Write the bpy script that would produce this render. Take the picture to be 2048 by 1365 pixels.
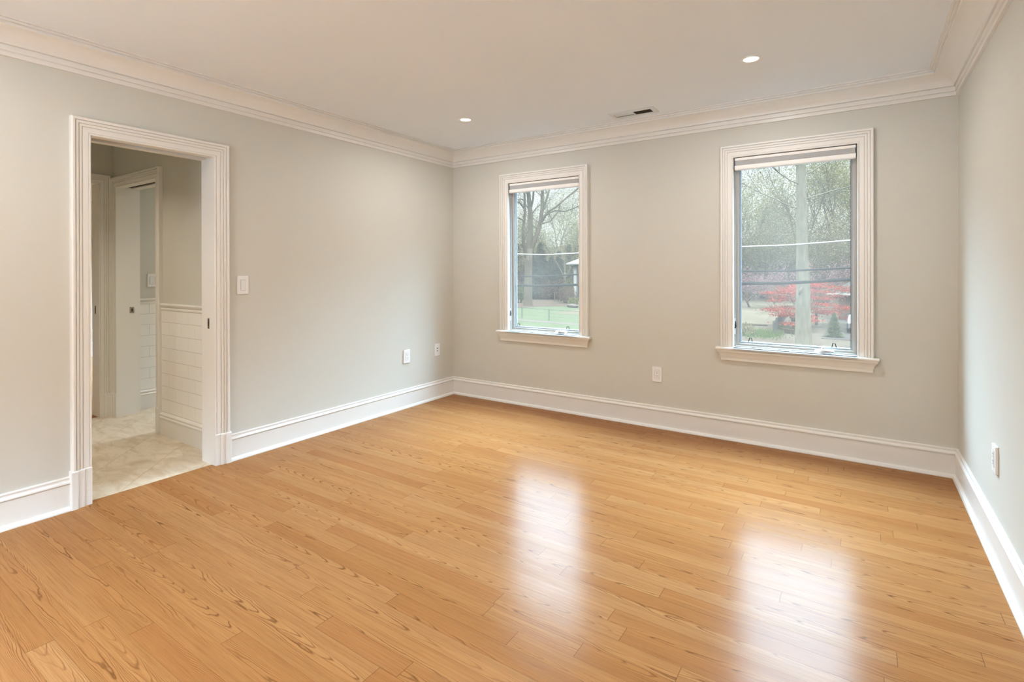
import bpy, math, random
from mathutils import Vector, Matrix

# ------------------------------------------------------------------ scene, camera, sky, exposure
scene = bpy.context.scene
for _o in list(bpy.data.objects):
    bpy.data.objects.remove(_o, do_unlink=True)
COL = scene.collection
rng = random.Random(7)

CAM = Vector((3.5095, -4.1512, 1.27))
YAW, PITCH, ROLL = -0.58895, -0.0016, -0.00189
FPX, PPY = 1039.24, 682.5 - 138.54
_f = Vector((math.sin(YAW) * math.cos(PITCH), math.cos(YAW) * math.cos(PITCH), math.sin(PITCH)))
_r = Vector((math.cos(YAW), -math.sin(YAW), 0.0))
_u = _r.cross(_f)
_c, _s = math.cos(ROLL), math.sin(ROLL)
CR, CU, CF = _c * _r + _s * _u, -_s * _r + _c * _u, _f
cam_data = bpy.data.cameras.new('camera')
cam = bpy.data.objects.new('camera', cam_data)
COL.objects.link(cam)
cam_data.sensor_width = 36.0
cam_data.lens = FPX / 2048 * 36.0
cam_data.shift_y = -138.54 / 2048
cam_data.clip_start, cam_data.clip_end = 0.02, 600
cam.matrix_world = Matrix(((CR.x, CU.x, -CF.x, CAM.x), (CR.y, CU.y, -CF.y, CAM.y), (CR.z, CU.z, -CF.z, CAM.z), (0, 0, 0, 1)))
scene.camera = cam

SKY_LOW, SKY_HIGH = 1.0, 128.0
SKY_LOW_C, SKY_HIGH_C = (0.95, 0.985, 1.0), (0.62, 0.86, 1.10)
world = bpy.data.worlds.new('spring_sky')
scene.world = world
world.use_nodes = True
_nt = world.node_tree
_nt.nodes.clear()
_out = _nt.nodes.new('ShaderNodeOutputWorld')
_bg = _nt.nodes.new('ShaderNodeBackground')
_tc = _nt.nodes.new('ShaderNodeTexCoord')
_sp = _nt.nodes.new('ShaderNodeSeparateXYZ')
_mr = _nt.nodes.new('ShaderNodeMapRange')
_mr.interpolation_type = 'SMOOTHSTEP'
_mr.inputs['From Min'].default_value = 0.20
_mr.inputs['From Max'].default_value = 0.80
_nt.links.new(_tc.outputs['Generated'], _sp.inputs[0])
_nt.links.new(_sp.outputs['Z'], _mr.inputs['Value'])
_mx = _nt.nodes.new('ShaderNodeMix')
_mx.data_type = 'RGBA'
_mx.clamp_result = False
_nt.links.new(_mr.outputs[0], _mx.inputs[0])
_mx.inputs[6].default_value = (*[SKY_LOW * c for c in SKY_LOW_C], 1)
_mx.inputs[7].default_value = (*[SKY_HIGH * c for c in SKY_HIGH_C], 1)
_nt.links.new(_mx.outputs[2], _bg.inputs['Color'])
_nt.links.new(_bg.outputs[0], _out.inputs['Surface'])

CAN_POWER = 12.0
CAN_COLOR = (1.0, 0.955, 0.925)

scene.view_settings.view_transform = 'Standard'
scene.view_settings.look = 'None'
scene.view_settings.gamma = 1.0
scene.view_settings.use_curve_mapping = False
scene.view_settings.exposure = 0.0
scene.cycles.use_denoising = True
scene.cycles.max_bounces = 14
scene.cycles.diffuse_bounces = 9
scene.cycles.transparent_max_bounces = 12
scene.cycles.caustics_reflective = False
scene.cycles.caustics_refractive = False


def ray(px, py):
    return CF + CR * ((px - 1024) / FPX) - CU * ((py - PPY) / FPX)


def on_plane(px, py, axis, val):
    d = ray(px, py)
    t = (val - CAM[axis]) / d[axis]
    return CAM + d * t


def at_depth(px, py, depth):
    return CAM + ray(px, py) * depth


def depth_of(p):
    return (Vector(p) - CAM).dot(CF)


# ------------------------------------------------------------------ node helpers and materials
class NT:
    def __init__(self, name):
        self.mat = bpy.data.materials.new(name)
        self.mat.use_nodes = True
        self.t = self.mat.node_tree
        self.t.nodes.clear()
        self.out = self.t.nodes.new('ShaderNodeOutputMaterial')

    def n(self, typ, ins=None, **props):
        nd = self.t.nodes.new('ShaderNode' + typ)
        for k, v in props.items():
            setattr(nd, k, v)
        for k, v in (ins or {}).items():
            sock = nd.inputs[k]
            if isinstance(v, bpy.types.NodeSocket):
                self.t.links.new(v, sock)
            else:
                if isinstance(v, (tuple, list)) and len(v) == 3 and sock.type == 'RGBA':
                    v = (*v, 1)
                sock.default_value = v
        return nd

    def m(self, op, a, b=None, c=None):
        ins = {0: a}
        if b is not None:
            ins[1] = b
        if c is not None:
            ins[2] = c
        return self.n('Math', ins, operation=op).outputs[0]

    def mix(self, fac, a, b, blend='MIX'):
        nd = self.n('Mix', {0: fac, 6: a, 7: b}, data_type='RGBA', blend_type=blend)
        return nd.outputs[2]

    def noise(self, vec, scale, detail=2.0, rough=0.5, dist=0.0):
        ins = {'Scale': scale, 'Detail': detail, 'Roughness': rough, 'Distortion': dist}
        if vec is not None:
            ins['Vector'] = vec
        return self.n('TexNoise', ins).outputs[0]

    def ramp(self, fac, stops):
        nd = self.n('ValToRGB', {0: fac})
        el = nd.color_ramp.elements
        while len(el) < len(stops):
            el.new(0.5)
        for e, (p, c) in zip(el, stops):
            e.position = p
            e.color = (*c, 1) if len(c) == 3 else c
        return nd.outputs[0]

    def comb(self, x, y, z):
        return self.n('CombineXYZ', {0: x, 1: y, 2: z}).outputs[0]

    def obj(self):
        return self.n('TexCoord').outputs['Object']

    def bsdf(self, color, rough=0.5, spec=0.5, normal=None, **extra):
        ins = {'Base Color': color, 'Roughness': rough, 'Specular IOR Level': spec}
        if normal is not None:
            ins['Normal'] = normal
        for k, v in extra.items():
            ins[k.replace('_', ' ')] = v
        b = self.n('BsdfPrincipled', ins)
        self.t.links.new(b.outputs[0], self.out.inputs[0])
        return b

    def bump(self, h, strength=0.1, dist=0.01):
        return self.n('Bump', {'Height': h, 'Strength': strength, 'Distance': dist}).outputs[0]


def simple(name, color, rough=0.5, spec=0.5, var=0.04, scale=6.0, bump=0.0, bscale=120.0, **extra):
    t = NT(name)
    o = t.obj()
    nz = t.noise(o, scale, 3.0)
    lo = tuple(max(0, c * (1 - var)) for c in color)
    hi = tuple(min(1, c * (1 + var)) for c in color)
    col = t.ramp(nz, [(0.3, lo), (0.7, hi)])
    nrm = t.bump(t.noise(o, bscale, 2.0), bump, 0.002) if bump else None
    t.bsdf(col, rough, spec, nrm, **extra)
    return t.mat


WALL_C = (0.597, 0.587, 0.533)
TRIM_C = (0.765, 0.752, 0.718)
M = {}
M['wall'] = simple('wall_paint', WALL_C, 0.55, 0.25, 0.008, 1.5, 0.05, 260)
M['ceiling'] = simple('ceiling_paint', (0.755, 0.79, 0.825), 0.8, 0.2, 0.008, 1.5, 0.04, 260)
M['trim'] = simple('trim_paint', TRIM_C, 0.3, 0.45, 0.008, 2.0)
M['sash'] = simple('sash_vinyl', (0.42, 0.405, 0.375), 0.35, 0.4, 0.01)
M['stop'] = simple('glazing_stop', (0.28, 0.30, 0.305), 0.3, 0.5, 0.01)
M['jamb'] = simple('jamb_trim_darkened', (0.34, 0.325, 0.30), 0.35, 0.4, 0.01)  # trim colour darkened to hold down the daylight glare on the jambs
M['gasket'] = simple('gasket_rubber', (0.13, 0.145, 0.165), 0.6, 0.3, 0.02)
M['plastic'] = simple('white_plastic', (0.80, 0.80, 0.80), 0.3, 0.5, 0.01)
M['plastic_edge'] = simple('rocker_plastic', (0.75, 0.755, 0.765), 0.3, 0.5, 0.01)
M['slot'] = simple('dark_slot', (0.03, 0.025, 0.02), 0.7, 0.2, 0.02)
M['groove'] = simple('grey_groove', (0.45, 0.45, 0.46), 0.7, 0.2, 0.02)
M['bronze'] = simple('bronze_plate', (0.16, 0.115, 0.075), 0.35, 0.5, 0.1, 40, Metallic=0.7)
M['nickel'] = simple('aged_nickel', (0.42, 0.36, 0.30), 0.3, 0.5, 0.05, 40, Metallic=0.8)
M['crank'] = simple('crank_enamel', (0.62, 0.60, 0.57), 0.35, 0.4, 0.02)
M['wire'] = simple('black_wire', (0.012, 0.013, 0.016), 0.7, 0.05, 0.05)
M['shade_white'] = simple('shade_white_fabric', (0.87, 0.86, 0.84), 0.7, 0.2, 0.015, 90, 0.1, 900)
M['shade_grey'] = simple('shade_grey_fabric', (0.40, 0.405, 0.41), 0.8, 0.2, 0.06, 120, 0.2, 900)
M['vent_white'] = simple('vent_enamel', (0.66, 0.67, 0.68), 0.4, 0.4, 0.01)
M['duct'] = simple('dark_duct', (0.035, 0.027, 0.018), 0.8, 0.2, 0.05)
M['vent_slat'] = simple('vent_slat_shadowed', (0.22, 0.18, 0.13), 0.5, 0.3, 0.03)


def emit(name, color, strength):
    t = NT(name)
    e = t.n('Emission', {'Color': color, 'Strength': strength})
    t.t.links.new(e.outputs[0], t.out.inputs[0])
    return t.mat


M['lens'] = emit('lit_lamp_lens', (1.0, 0.93, 0.83), 6.0)


def glass_mat():
    t = NT('window_glass')
    tr = t.n('BsdfTransparent', {0: (0.93, 0.965, 0.965, 1)})
    gl = t.n('BsdfGlossy', {'Color': (1, 1, 1, 1), 'Roughness': 0.22})
    tl = t.n('BsdfTranslucent', {0: (0.95, 0.80, 0.66, 1)})
    fr = t.n('Fresnel', {'IOR': 1.45}).outputs[0]
    hz = t.ramp(t.noise(t.obj(), 2.2, 3.0), [(0.3, (0.007,) * 3), (0.7, (0.013,) * 3)])
    m1 = t.n('MixShader', {0: hz, 1: tr.outputs[0], 2: tl.outputs[0]})
    m2 = t.n('MixShader', {0: t.m('MULTIPLY', fr, 0.5), 1: m1.outputs[0], 2: gl.outputs[0]})
    t.t.links.new(m2.outputs[0], t.out.inputs[0])
    return t.mat


M['glass'] = glass_mat()


def oak_mat():
    t = NT('oak_strip_floor')
    uv = t.n('UVMap', uv_map='board').outputs[0]
    s = t.n('SeparateXYZ', {0: uv})
    u, v = s.outputs[0], s.outputs[1]
    at = t.n('Attribute', attribute_name='rnd')
    rs = t.n('SeparateColor', {0: at.outputs['Color']})
    r, g, b = rs.outputs[0], rs.outputs[1], rs.outputs[2]
    a4 = at.outputs['Alpha']
    uo = t.m('ADD', u, t.m('MULTIPLY', g, 91.0))
    # warped grain field: level sets of a paraboloid give the cathedral arches of plain-sawn oak
    n1 = t.noise(t.comb(t.m('MULTIPLY', uo, 2.6), t.m('MULTIPLY', v, 0.9), t.m('MULTIPLY', b, 50.0)), 1.0, 2.0)
    n2 = t.noise(t.comb(t.m('MULTIPLY', uo, 9.0), t.m('MULTIPLY', v, 3.0), t.m('MULTIPLY', r, 50.0)), 1.0, 2.0)
    c = t.m('MULTIPLY', t.m('SUBTRACT', b, 0.5), 1.5)
    vv = t.m('ADD', t.m('SUBTRACT', v, c), t.m('MULTIPLY', t.m('SUBTRACT', n1, 0.5), 0.75))
    para = t.m('MULTIPLY', t.m('MULTIPLY', vv, vv), 3.2)
    k2 = t.m('MULTIPLY', t.m('SUBTRACT', a4, 0.5), 3.2)
    w = t.m('ADD', t.m('ADD', para, t.m('MULTIPLY', u, k2)), t.m('MULTIPLY', n2, 0.16))
    ring = t.m('MULTIPLY', t.m('ADD', t.m('SINE', t.m('MULTIPLY', w, 48.0)), 1.0), 0.5)
    line = t.m('POWER', ring, 9.0)
    n3 = t.noise(t.comb(t.m('MULTIPLY', uo, 1.7), t.m('MULTIPLY', v, 1.4), g), 1.0, 3.0)
    lm = t.n('MapRange', {0: n3, 1: 0.36, 2: 0.60, 3: 0.16, 4: 1.0}).outputs[0]
    line = t.m('MULTIPLY', line, lm)
    # fine pores and streaks running along the board
    pore = t.noise(t.comb(t.m('MULTIPLY', uo, 7.0), t.m('MULTIPLY', v, 34.0), r), 1.0, 3.0, 0.6)
    streak = t.noise(t.comb(t.m('MULTIPLY', uo, 0.9), t.m('MULTIPLY', v, 7.0), g), 1.0, 2.0)
    base = t.ramp(r, [(0.0, (0.585, 0.31, 0.118)), (0.3, (0.635, 0.35, 0.138)), (0.7, (0.66, 0.375, 0.155)), (1.0, (0.70, 0.42, 0.19))])
    red = t.m('MULTIPLY', t.m('GREATER_THAN', b, 0.86), 0.30)
    base = t.mix(red, base, (0.54, 0.24, 0.085, 1))
    base = t.mix(t.n('MapRange', {0: streak, 1: 0.35, 2: 0.7, 3: 0.0, 4: 0.35}).outputs[0], base, (0.47, 0.235, 0.085, 1))
    base = t.mix(t.n('MapRange', {0: pore, 1: 0.48, 2: 0.70, 3: 0.0, 4: 0.52}).outputs[0], base, (0.36, 0.17, 0.055, 1))
    col = t.mix(t.m('MULTIPLY', line, 0.78), base, (0.19, 0.085, 0.024, 1))
    # seams between boards
    ed = t.m('GREATER_THAN', t.m('ABSOLUTE', v), 0.484)
    en = t.n('Attribute', attribute_name='endd').outputs['Fac']
    eg = t.m('LESS_THAN', en, 0.0012)
    seam = t.m('MAXIMUM', t.m('MULTIPLY', ed, 0.26), t.m('MULTIPLY', eg, 0.55))
    col = t.mix(seam, col, (0.16, 0.07, 0.02, 1))
    wav = t.noise(t.comb(t.m('MULTIPLY', uo, 3.0), t.m('MULTIPLY', v, 1.2), g), 1.0, 1.0)
    h = t.m('SUBTRACT', t.m('MULTIPLY', wav, 0.25), t.m('ADD', t.m('MULTIPLY', line, 0.05), t.m('MULTIPLY', seam, 0.3)))
    nrm = t.bump(h, 0.10, 0.0025)
    rough = t.n('MapRange', {0: n3, 1: 0.3, 2: 0.7, 3: 0.19, 4: 0.25}).outputs[0]
    col = t.mix(1.0, col, (0.57, 0.475, 0.415, 1), 'MULTIPLY')
    t.bsdf(col, rough, 0.034, nrm)
    return t.mat


M['oak'] = oak_mat()


def stone_floor_mat():
    t = NT('travertine_tile')
    o = t.obj()
    s = t.n('SeparateXYZ', {0: o})
    x, y = s.outputs[0], s.outputs[1]
    k = 1 / math.sqrt(2)
    a = t.m('MULTIPLY', t.m('ADD', x, y), k)          # joints where a = const
    b = t.m('MULTIPLY', t.m('SUBTRACT', x, y), k)
    P = 0.3145
    off = (-2.955 * k) % P
    fa = t.m('FLOORED_MODULO', t.m('SUBTRACT', a, off), P)
    da = t.m('MINIMUM', fa, t.m('SUBTRACT', P, fa))
    row = t.m('FLOOR', t.m('DIVIDE', t.m('SUBTRACT', a, off), P))
    fb = t.m('FLOORED_MODULO', t.m('ADD', b, t.m('MULTIPLY', row, 0.31)), 0.62)
    db = t.m('MINIMUM', fb, t.m('SUBTRACT', 0.62, fb))
    j = t.m('MAXIMUM', t.m('LESS_THAN', da, 0.0022), t.m('MULTIPLY', t.m('LESS_THAN', db, 0.0016), 0.6))
    vec = t.comb(t.m('MULTIPLY', x, 1.3), t.m('MULTIPLY', y, 3.0), row)
    n1 = t.noise(vec, 3.2, 6.0, 0.62, 1.2)
    n2 = t.noise(vec, 9.0, 4.0, 0.6, 0.5)
    col = t.ramp(n1, [(0.30, (0.52, 0.43, 0.31)), (0.47, (0.64, 0.56, 0.44)), (0.62, (0.72, 0.66, 0.55)), (0.75, (0.62, 0.53, 0.40))])
    col = t.mix(t.n('MapRange', {0: n2, 1: 0.5, 2: 0.75, 3: 0.0, 4: 0.35}).outputs[0], col, (0.50, 0.41, 0.29, 1))
    col = t.mix(t.m('MULTIPLY', j, 0.7), col, (0.40, 0.33, 0.23, 1))
    t.bsdf(col, 0.38, 0.35)
    return t.mat


M['stone'] = stone_floor_mat()


def subway_mat(name, axis, vj):
    t = NT(name)
    o = t.obj()
    s = t.n('SeparateXYZ', {0: o})
    h = s.outputs[axis]
    z = s.outputs[2]
    zr = t.m('DIVIDE', t.m('SUBTRACT', z, 0.079), 0.0998)
    row = t.m('FLOOR', zr)
    fz = t.m('SUBTRACT', zr, row)
    ho = t.m('ADD', h, t.m('ADD', t.m('MULTIPLY', t.m('FLOORED_MODULO', row, 2.0), 0.1), 0.003))
    fh = t.m('FLOORED_MODULO', t.m('DIVIDE', ho, 0.2), 1.0)
    dz = t.m('MULTIPLY', t.m('MINIMUM', fz, t.m('SUBTRACT', 1.0, fz)), 0.0998)
    dh = t.m('MULTIPLY', t.m('MINIMUM', fh, t.m('SUBTRACT', 1.0, fh)), 0.2)
    j = t.m('MAXIMUM', t.m('LESS_THAN', dz, 0.0014), t.m('MULTIPLY', t.m('LESS_THAN', dh, 0.0014), vj))
    col = t.mix(t.m('MULTIPLY', j, 0.75), (0.86, 0.85, 0.82, 1), (0.42, 0.40, 0.36, 1))
    sm = t.m('MINIMUM', t.n('MapRange', {0: dz, 1: 0.0, 2: 0.004}).outputs[0], t.n('MapRange', {0: dh, 1: 0.0, 2: 0.004}).outputs[0])
    nrm = t.bump(sm, 0.25, 0.002)
    t.bsdf(col, 0.12, 0.5, nrm)
    return t.mat


M['subway_x'] = subway_mat('subway_tile_along', 0, 0.3)
M['subway_y'] = subway_mat('subway_tile_across', 1, 0.9)


def patchy(name, stops, scale, rough=0.9, detail=5.0, scale2=None, stops2=None):
    t = NT(name)
    o = t.obj()
    col = t.ramp(t.noise(o, scale, detail, 0.6), [(p, ex(c, GROUND_EXT)) for p, c in stops])
    if scale2:
        col2 = t.ramp(t.noise(o, scale2, 4.0, 0.6), [(p, ex(c, GROUND_EXT)) for p, c in stops2])
        col = t.mix(0.5, col, col2)
    t.bsdf(col, rough, 0.0)
    return t.mat


EXT = (0.084, 0.058, 0.040)
GROUND_EXT = (0.064, 0.047, 0.036)      # outdoor colours darkened and warmed to offset the very bright blue sky


def ex(c, k=EXT):
    return tuple(v * q for v, q in zip(c, k))


M['ground'] = patchy('leaf_litter', [(0.3, (0.105, 0.090, 0.076)), (0.55, (0.160, 0.143, 0.124)), (0.7, (0.14, 0.15, 0.108))], 0.9)
M['lawn'] = patchy('mown_lawn', [(0.3, (0.110, 0.150, 0.095)), (0.7, (0.150, 0.190, 0.125))], 0.35, scale2=3.0, stops2=[(0.3, (0.11, 0.145, 0.09)), (0.7, (0.16, 0.195, 0.135))])
M['dry'] = patchy('dry_grass', [(0.3, (0.150, 0.142, 0.110)), (0.7, (0.205, 0.190, 0.155))], 0.4)
M['litter'] = patchy('pinkish_mulch', [(0.3, (0.105, 0.082, 0.068)), (0.7, (0.165, 0.135, 0.115))], 1.2)
M['concrete'] = patchy('pale_concrete', [(0.3, (0.155, 0.15, 0.14)), (0.7, (0.20, 0.19, 0.175))], 2.0)
M['bounce_ground'] = patchy('bright_bounce_ground', [(0.3, (1.1, 1.45, 1.9)), (0.7, (1.3, 1.7, 2.2))], 2.0)  # colour raised and cooled so this ground bounces neutral light onto the ceiling
M['asphalt'] = patchy('grey_driveway', [(0.3, (0.105, 0.105, 0.108)), (0.7, (0.135, 0.132, 0.13))], 1.2)
M['hill'] = patchy('wooded_hillside', [(0.25, (0.065, 0.075, 0.050)), (0.5, (0.110, 0.115, 0.080)), (0.75, (0.135, 0.160, 0.100))], 0.22, detail=9.0)


def bark_mat(name, c1, c2, scale=1.0):
    t = NT(name)
    s = t.n('SeparateXYZ', {0: t.obj()})
    vec = t.comb(t.m('MULTIPLY', s.outputs[0], 9.0 * scale), t.m('MULTIPLY', s.outputs[1], 9.0 * scale), t.m('MULTIPLY', s.outputs[2], 2.2 * scale))
    n = t.noise(vec, 1.0, 5.0, 0.65)
    col = t.ramp(n, [(0.35, ex(c1)), (0.65, ex(c2))])
    t.bsdf(col, 0.9, 0.0, t.bump(n, 0.5, 0.03))
    return t.mat


M['bark_grey'] = bark_mat('grey_bark', (0.17, 0.18, 0.16), (0.32, 0.33, 0.30))
M['bark_brown'] = bark_mat('brown_bark', (0.10, 0.092, 0.078), (0.185, 0.17, 0.145))
M['bark_twig'] = bark_mat('twig_bark', (0.14, 0.13, 0.10), (0.22, 0.205, 0.165))
M['bark_pink'] = bark_mat('pinkish_twig_bark', (0.15, 0.125, 0.125), (0.25, 0.215, 0.22))


def leaf_mat(name, c1, c2, scale=2.0):
    t = NT(name)
    col = t.ramp(t.noise(t.obj(), scale, 3.0), [(0.35, ex(c1)), (0.65, ex(c2))])
    d = t.n('BsdfDiffuse', {0: col})
    tl = t.n('BsdfTranslucent', {0: col})
    mx = t.n('MixShader', {0: 0.35, 1: d.outputs[0], 2: tl.outputs[0]})
    t.t.links.new(mx.outputs[0], t.out.inputs[0])
    return t.mat


M['bud_green'] = leaf_mat('spring_buds', (0.24, 0.265, 0.15), (0.33, 0.36, 0.20), 0.4)
M['bud_olive'] = leaf_mat('olive_buds', (0.22, 0.215, 0.14), (0.32, 0.31, 0.20), 0.4)
M['evergreen'] = leaf_mat('evergreen_needles', (0.032, 0.062, 0.042), (0.072, 0.115, 0.072), 0.8)
M['red_leaf'] = leaf_mat('red_maple_leaves', (0.36, 0.055, 0.05), (0.52, 0.115, 0.095), 1.2)
M['pink_bud'] = leaf_mat('redbud_blossom', (0.30, 0.19, 0.26), (0.42, 0.29, 0.36), 1.0)
M['brush_red'] = leaf_mat('russet_brush', (0.12, 0.07, 0.055), (0.20, 0.125, 0.10), 0.7)
M['shrub_green'] = leaf_mat('shrub_leaves', (0.06, 0.115, 0.045), (0.12, 0.19, 0.075), 3.0)
M['shrub_yellow'] = leaf_mat('yellow_green_leaves', (0.16, 0.19, 0.06), (0.25, 0.28, 0.10), 2.0)
M['grass_blade'] = leaf_mat('long_grass', (0.13, 0.22, 0.10), (0.19, 0.30, 0.14), 2.0)
M['white_paint'] = simple('white_exterior_paint', ex((0.55, 0.60, 0.66)), 0.6, 0.0, 0.02)
M['soffit'] = simple('pale_soffit', ex((0.36, 0.40, 0.45)), 0.6, 0.0, 0.02)
M['roof'] = simple('grey_shingles', ex((0.085, 0.09, 0.10)), 0.9, 0.0, 0.2, 5.0)
M['house_dark'] = simple('slate_siding', ex((0.12, 0.13, 0.145)), 0.8, 0.0, 0.05)
M['cable_black'] = simple('black_cable_sheath', ex((0.035, 0.04, 0.05)), 0.9, 0.0, 0.02)
M['cable_white'] = simple('pale_cable_sheath', ex((0.60, 0.68, 0.76)), 0.9, 0.0, 0.02)
M['iron'] = simple('dark_iron', ex((0.11, 0.125, 0.15)), 0.9, 0.0, 0.05)
M['galv'] = simple('galvanised_steel', ex((0.17, 0.19, 0.20)), 0.5, 0.0, 0.05)
M['timber'] = simple('weathered_timber', ex((0.085, 0.07, 0.062)), 0.9, 0.0, 0.15, 4.0)
M['car_paint'] = simple('white_car_paint', ex((0.26, 0.30, 0.36)), 0.25, 0.5, 0.01)
M['car_glass'] = simple('car_glass', ex((0.03, 0.04, 0.05)), 0.1, 0.5, 0.01)
M['tyre'] = simple('tyre_rubber', ex((0.02, 0.02, 0.022)), 0.8, 0.0, 0.02)
M['door_grey'] = simple('blue_grey_door', ex((0.10, 0.125, 0.145)), 0.6, 0.0, 0.02)
M['stone_grey'] = simple('grey_stone', ex((0.14, 0.14, 0.145)), 0.9, 0.0, 0.2, 3.0)


def brick_mat(name, c1, c2, mortar):
    t = NT(name)
    s = t.n('SeparateXYZ', {0: t.obj()})
    vec = t.comb(t.m('ADD', s.outputs[0], s.outputs[1]), s.outputs[2], 0.0)
    b = t.n('TexBrick', {'Vector': vec, 'Color1': (*ex(c1), 1), 'Color2': (*ex(c2), 1), 'Mortar': (*ex(mortar), 1), 'Scale': 1.0,
                         'Mortar Size': 0.012, 'Brick Width': 0.22, 'Row Height': 0.075})
    t.bsdf(b.outputs[0], 0.9, 0.0)
    return t.mat


M['brick'] = brick_mat('red_brick', (0.20, 0.115, 0.105), (0.26, 0.16, 0.15), (0.23, 0.19, 0.18))
M['brick_pale'] = brick_mat('pale_brick', (0.27, 0.215, 0.20), (0.33, 0.29, 0.275), (0.30, 0.27, 0.25))


# ------------------------------------------------------------------ mesh helpers
class MB:
    def __init__(self):
        self.v, self.f = [], []

    def add(self, verts, faces):
        k = len(self.v)
        self.v.extend([tuple(p) for p in verts])
        self.f.extend([tuple(i + k for i in f) for f in faces])
        return self

    def box(self, a, b):
        (x0, y0, z0), (x1, y1, z1) = a, b
        x0, x1 = min(x0, x1), max(x0, x1)
        y0, y1 = min(y0, y1), max(y0, y1)
        z0, z1 = min(z0, z1), max(z0, z1)
        vs = [(x0, y0, z0), (x1, y0, z0), (x1, y1, z0), (x0, y1, z0), (x0, y0, z1), (x1, y0, z1), (x1, y1, z1), (x0, y1, z1)]
        return self.add(vs, [(0, 3, 2, 1), (4, 5, 6, 7), (0, 1, 5, 4), (1, 2, 6, 5), (2, 3, 7, 6), (3, 0, 4, 7)])

    def loft(self, rings, closed=True, cap=True):
        """rings: equal-length lists of points"""
        n = len(rings[0])
        vs = [p for r in rings for p in r]
        fs = []
        for i in range(len(rings) - 1):
            for j in range(n if closed else n - 1):
                k = (j + 1) % n
                fs.append((i * n + j, i * n + k, (i + 1) * n + k, (i + 1) * n + j))
        if cap:
            fs.append(tuple(range(n - 1, -1, -1)))
            fs.append(tuple((len(rings) - 1) * n + j for j in range(n)))
        return self.add(vs, fs)

    def tube(self, pts, radii, sides=6, cap=True):
        pts = [Vector(p) for p in pts]
        if not isinstance(radii, (list, tuple)):
            radii = [radii] * len(pts)
        rings = []
        ref = None
        for i, p in enumerate(pts):
            d = (pts[min(i + 1, len(pts) - 1)] - pts[max(i - 1, 0)])
            if d.length < 1e-9:
                d = Vector((0, 0, 1))
            d.normalize()
            if ref is None:
                ref = Vector((1, 0, 0)) if abs(d.x) < 0.8 else Vector((0, 1, 0))
            a = (ref - d * ref.dot(d))
            if a.length < 1e-5:
                a = d.orthogonal()
            a.normalize()
            ref = a
            b = d.cross(a)
            rings.append([p + (a * math.cos(t) + b * math.sin(t)) * radii[i] for t in [2 * math.pi * k / sides for k in range(sides)]])
        return self.loft(rings, True, cap)

    def lathe(self, c, prof, sides=32, axis='Z', cap=False):
        """prof: list of (radius, height)"""
        rings = []
        for r, h in prof:
            ring = []
            for k in range(sides):
                t = 2 * math.pi * k / sides
                a, b = r * math.cos(t), r * math.sin(t)
                p = {'Z': (a, b, h), 'X': (h, a, b), 'Y': (a, h, b)}[axis]
                ring.append((c[0] + p[0], c[1] + p[1], c[2] + p[2]))
            rings.append(ring)
        return self.loft(rings, True, cap)

    def quad(self, a, b, c, d):
        return self.add([a, b, c, d], [(0, 1, 2, 3)])

    def build(self, name, mat, parent=None, smooth=False, bevel=0.0):
        me = bpy.data.meshes.new(name)
        me.from_pydata(self.v, [], self.f)
        me.validate()
        me.update()
        if smooth:
            me.polygons.foreach_set('use_smooth', [True] * len(me.polygons))
        me.materials.append(mat)
        o = bpy.data.objects.new(name, me)
        COL.objects.link(o)
        if parent is not None:
            o.parent = parent
            o.location = -parent.location
        if bevel:
            md = o.modifiers.new('bevel', 'BEVEL')
            md.width = bevel
            md.segments = 2
            md.limit_method = 'ANGLE'
        return o


def tag(o, label, cat=None, group=None, kind=None):
    o['label'] = label
    if cat:
        o['category'] = cat
    if group:
        o['group'] = group
    if kind:
        o['kind'] = kind
    return o


def root(name, loc, label, cat, group=None, kind=None):
    o = bpy.data.objects.new(name, None)
    o.empty_display_size = 0.1
    COL.objects.link(o)
    o.location = loc
    return tag(o, label, cat, group, kind)


def struct(name, mb, mat, label, cat, **kw):
    return tag(mb.build(name, mat, None, **kw), label, cat, kind='structure')


def fix_normals(o):
    import bmesh
    bm = bmesh.new()
    bm.from_mesh(o.data)
    bmesh.ops.recalc_face_normals(bm, faces=bm.faces)
    bm.to_mesh(o.data)
    bm.free()
    return o


# ------------------------------------------------------------------ room shell
RW, H, YR = 4.014, 2.488, -6.6          # right wall, ceiling, rear wall
DY0, DY1, DZ = -3.065, -2.410, 2.016    # bedroom doorway in the left wall
W1 = (0.700, 1.454)
W2 = (2.730, 3.500)
WZ0, WZ1 = 0.697, 2.112
VX = -2.0                                # far wall of the vestibule / washroom
VY = -2.285                              # tiled side wall of the vestibule

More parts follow.
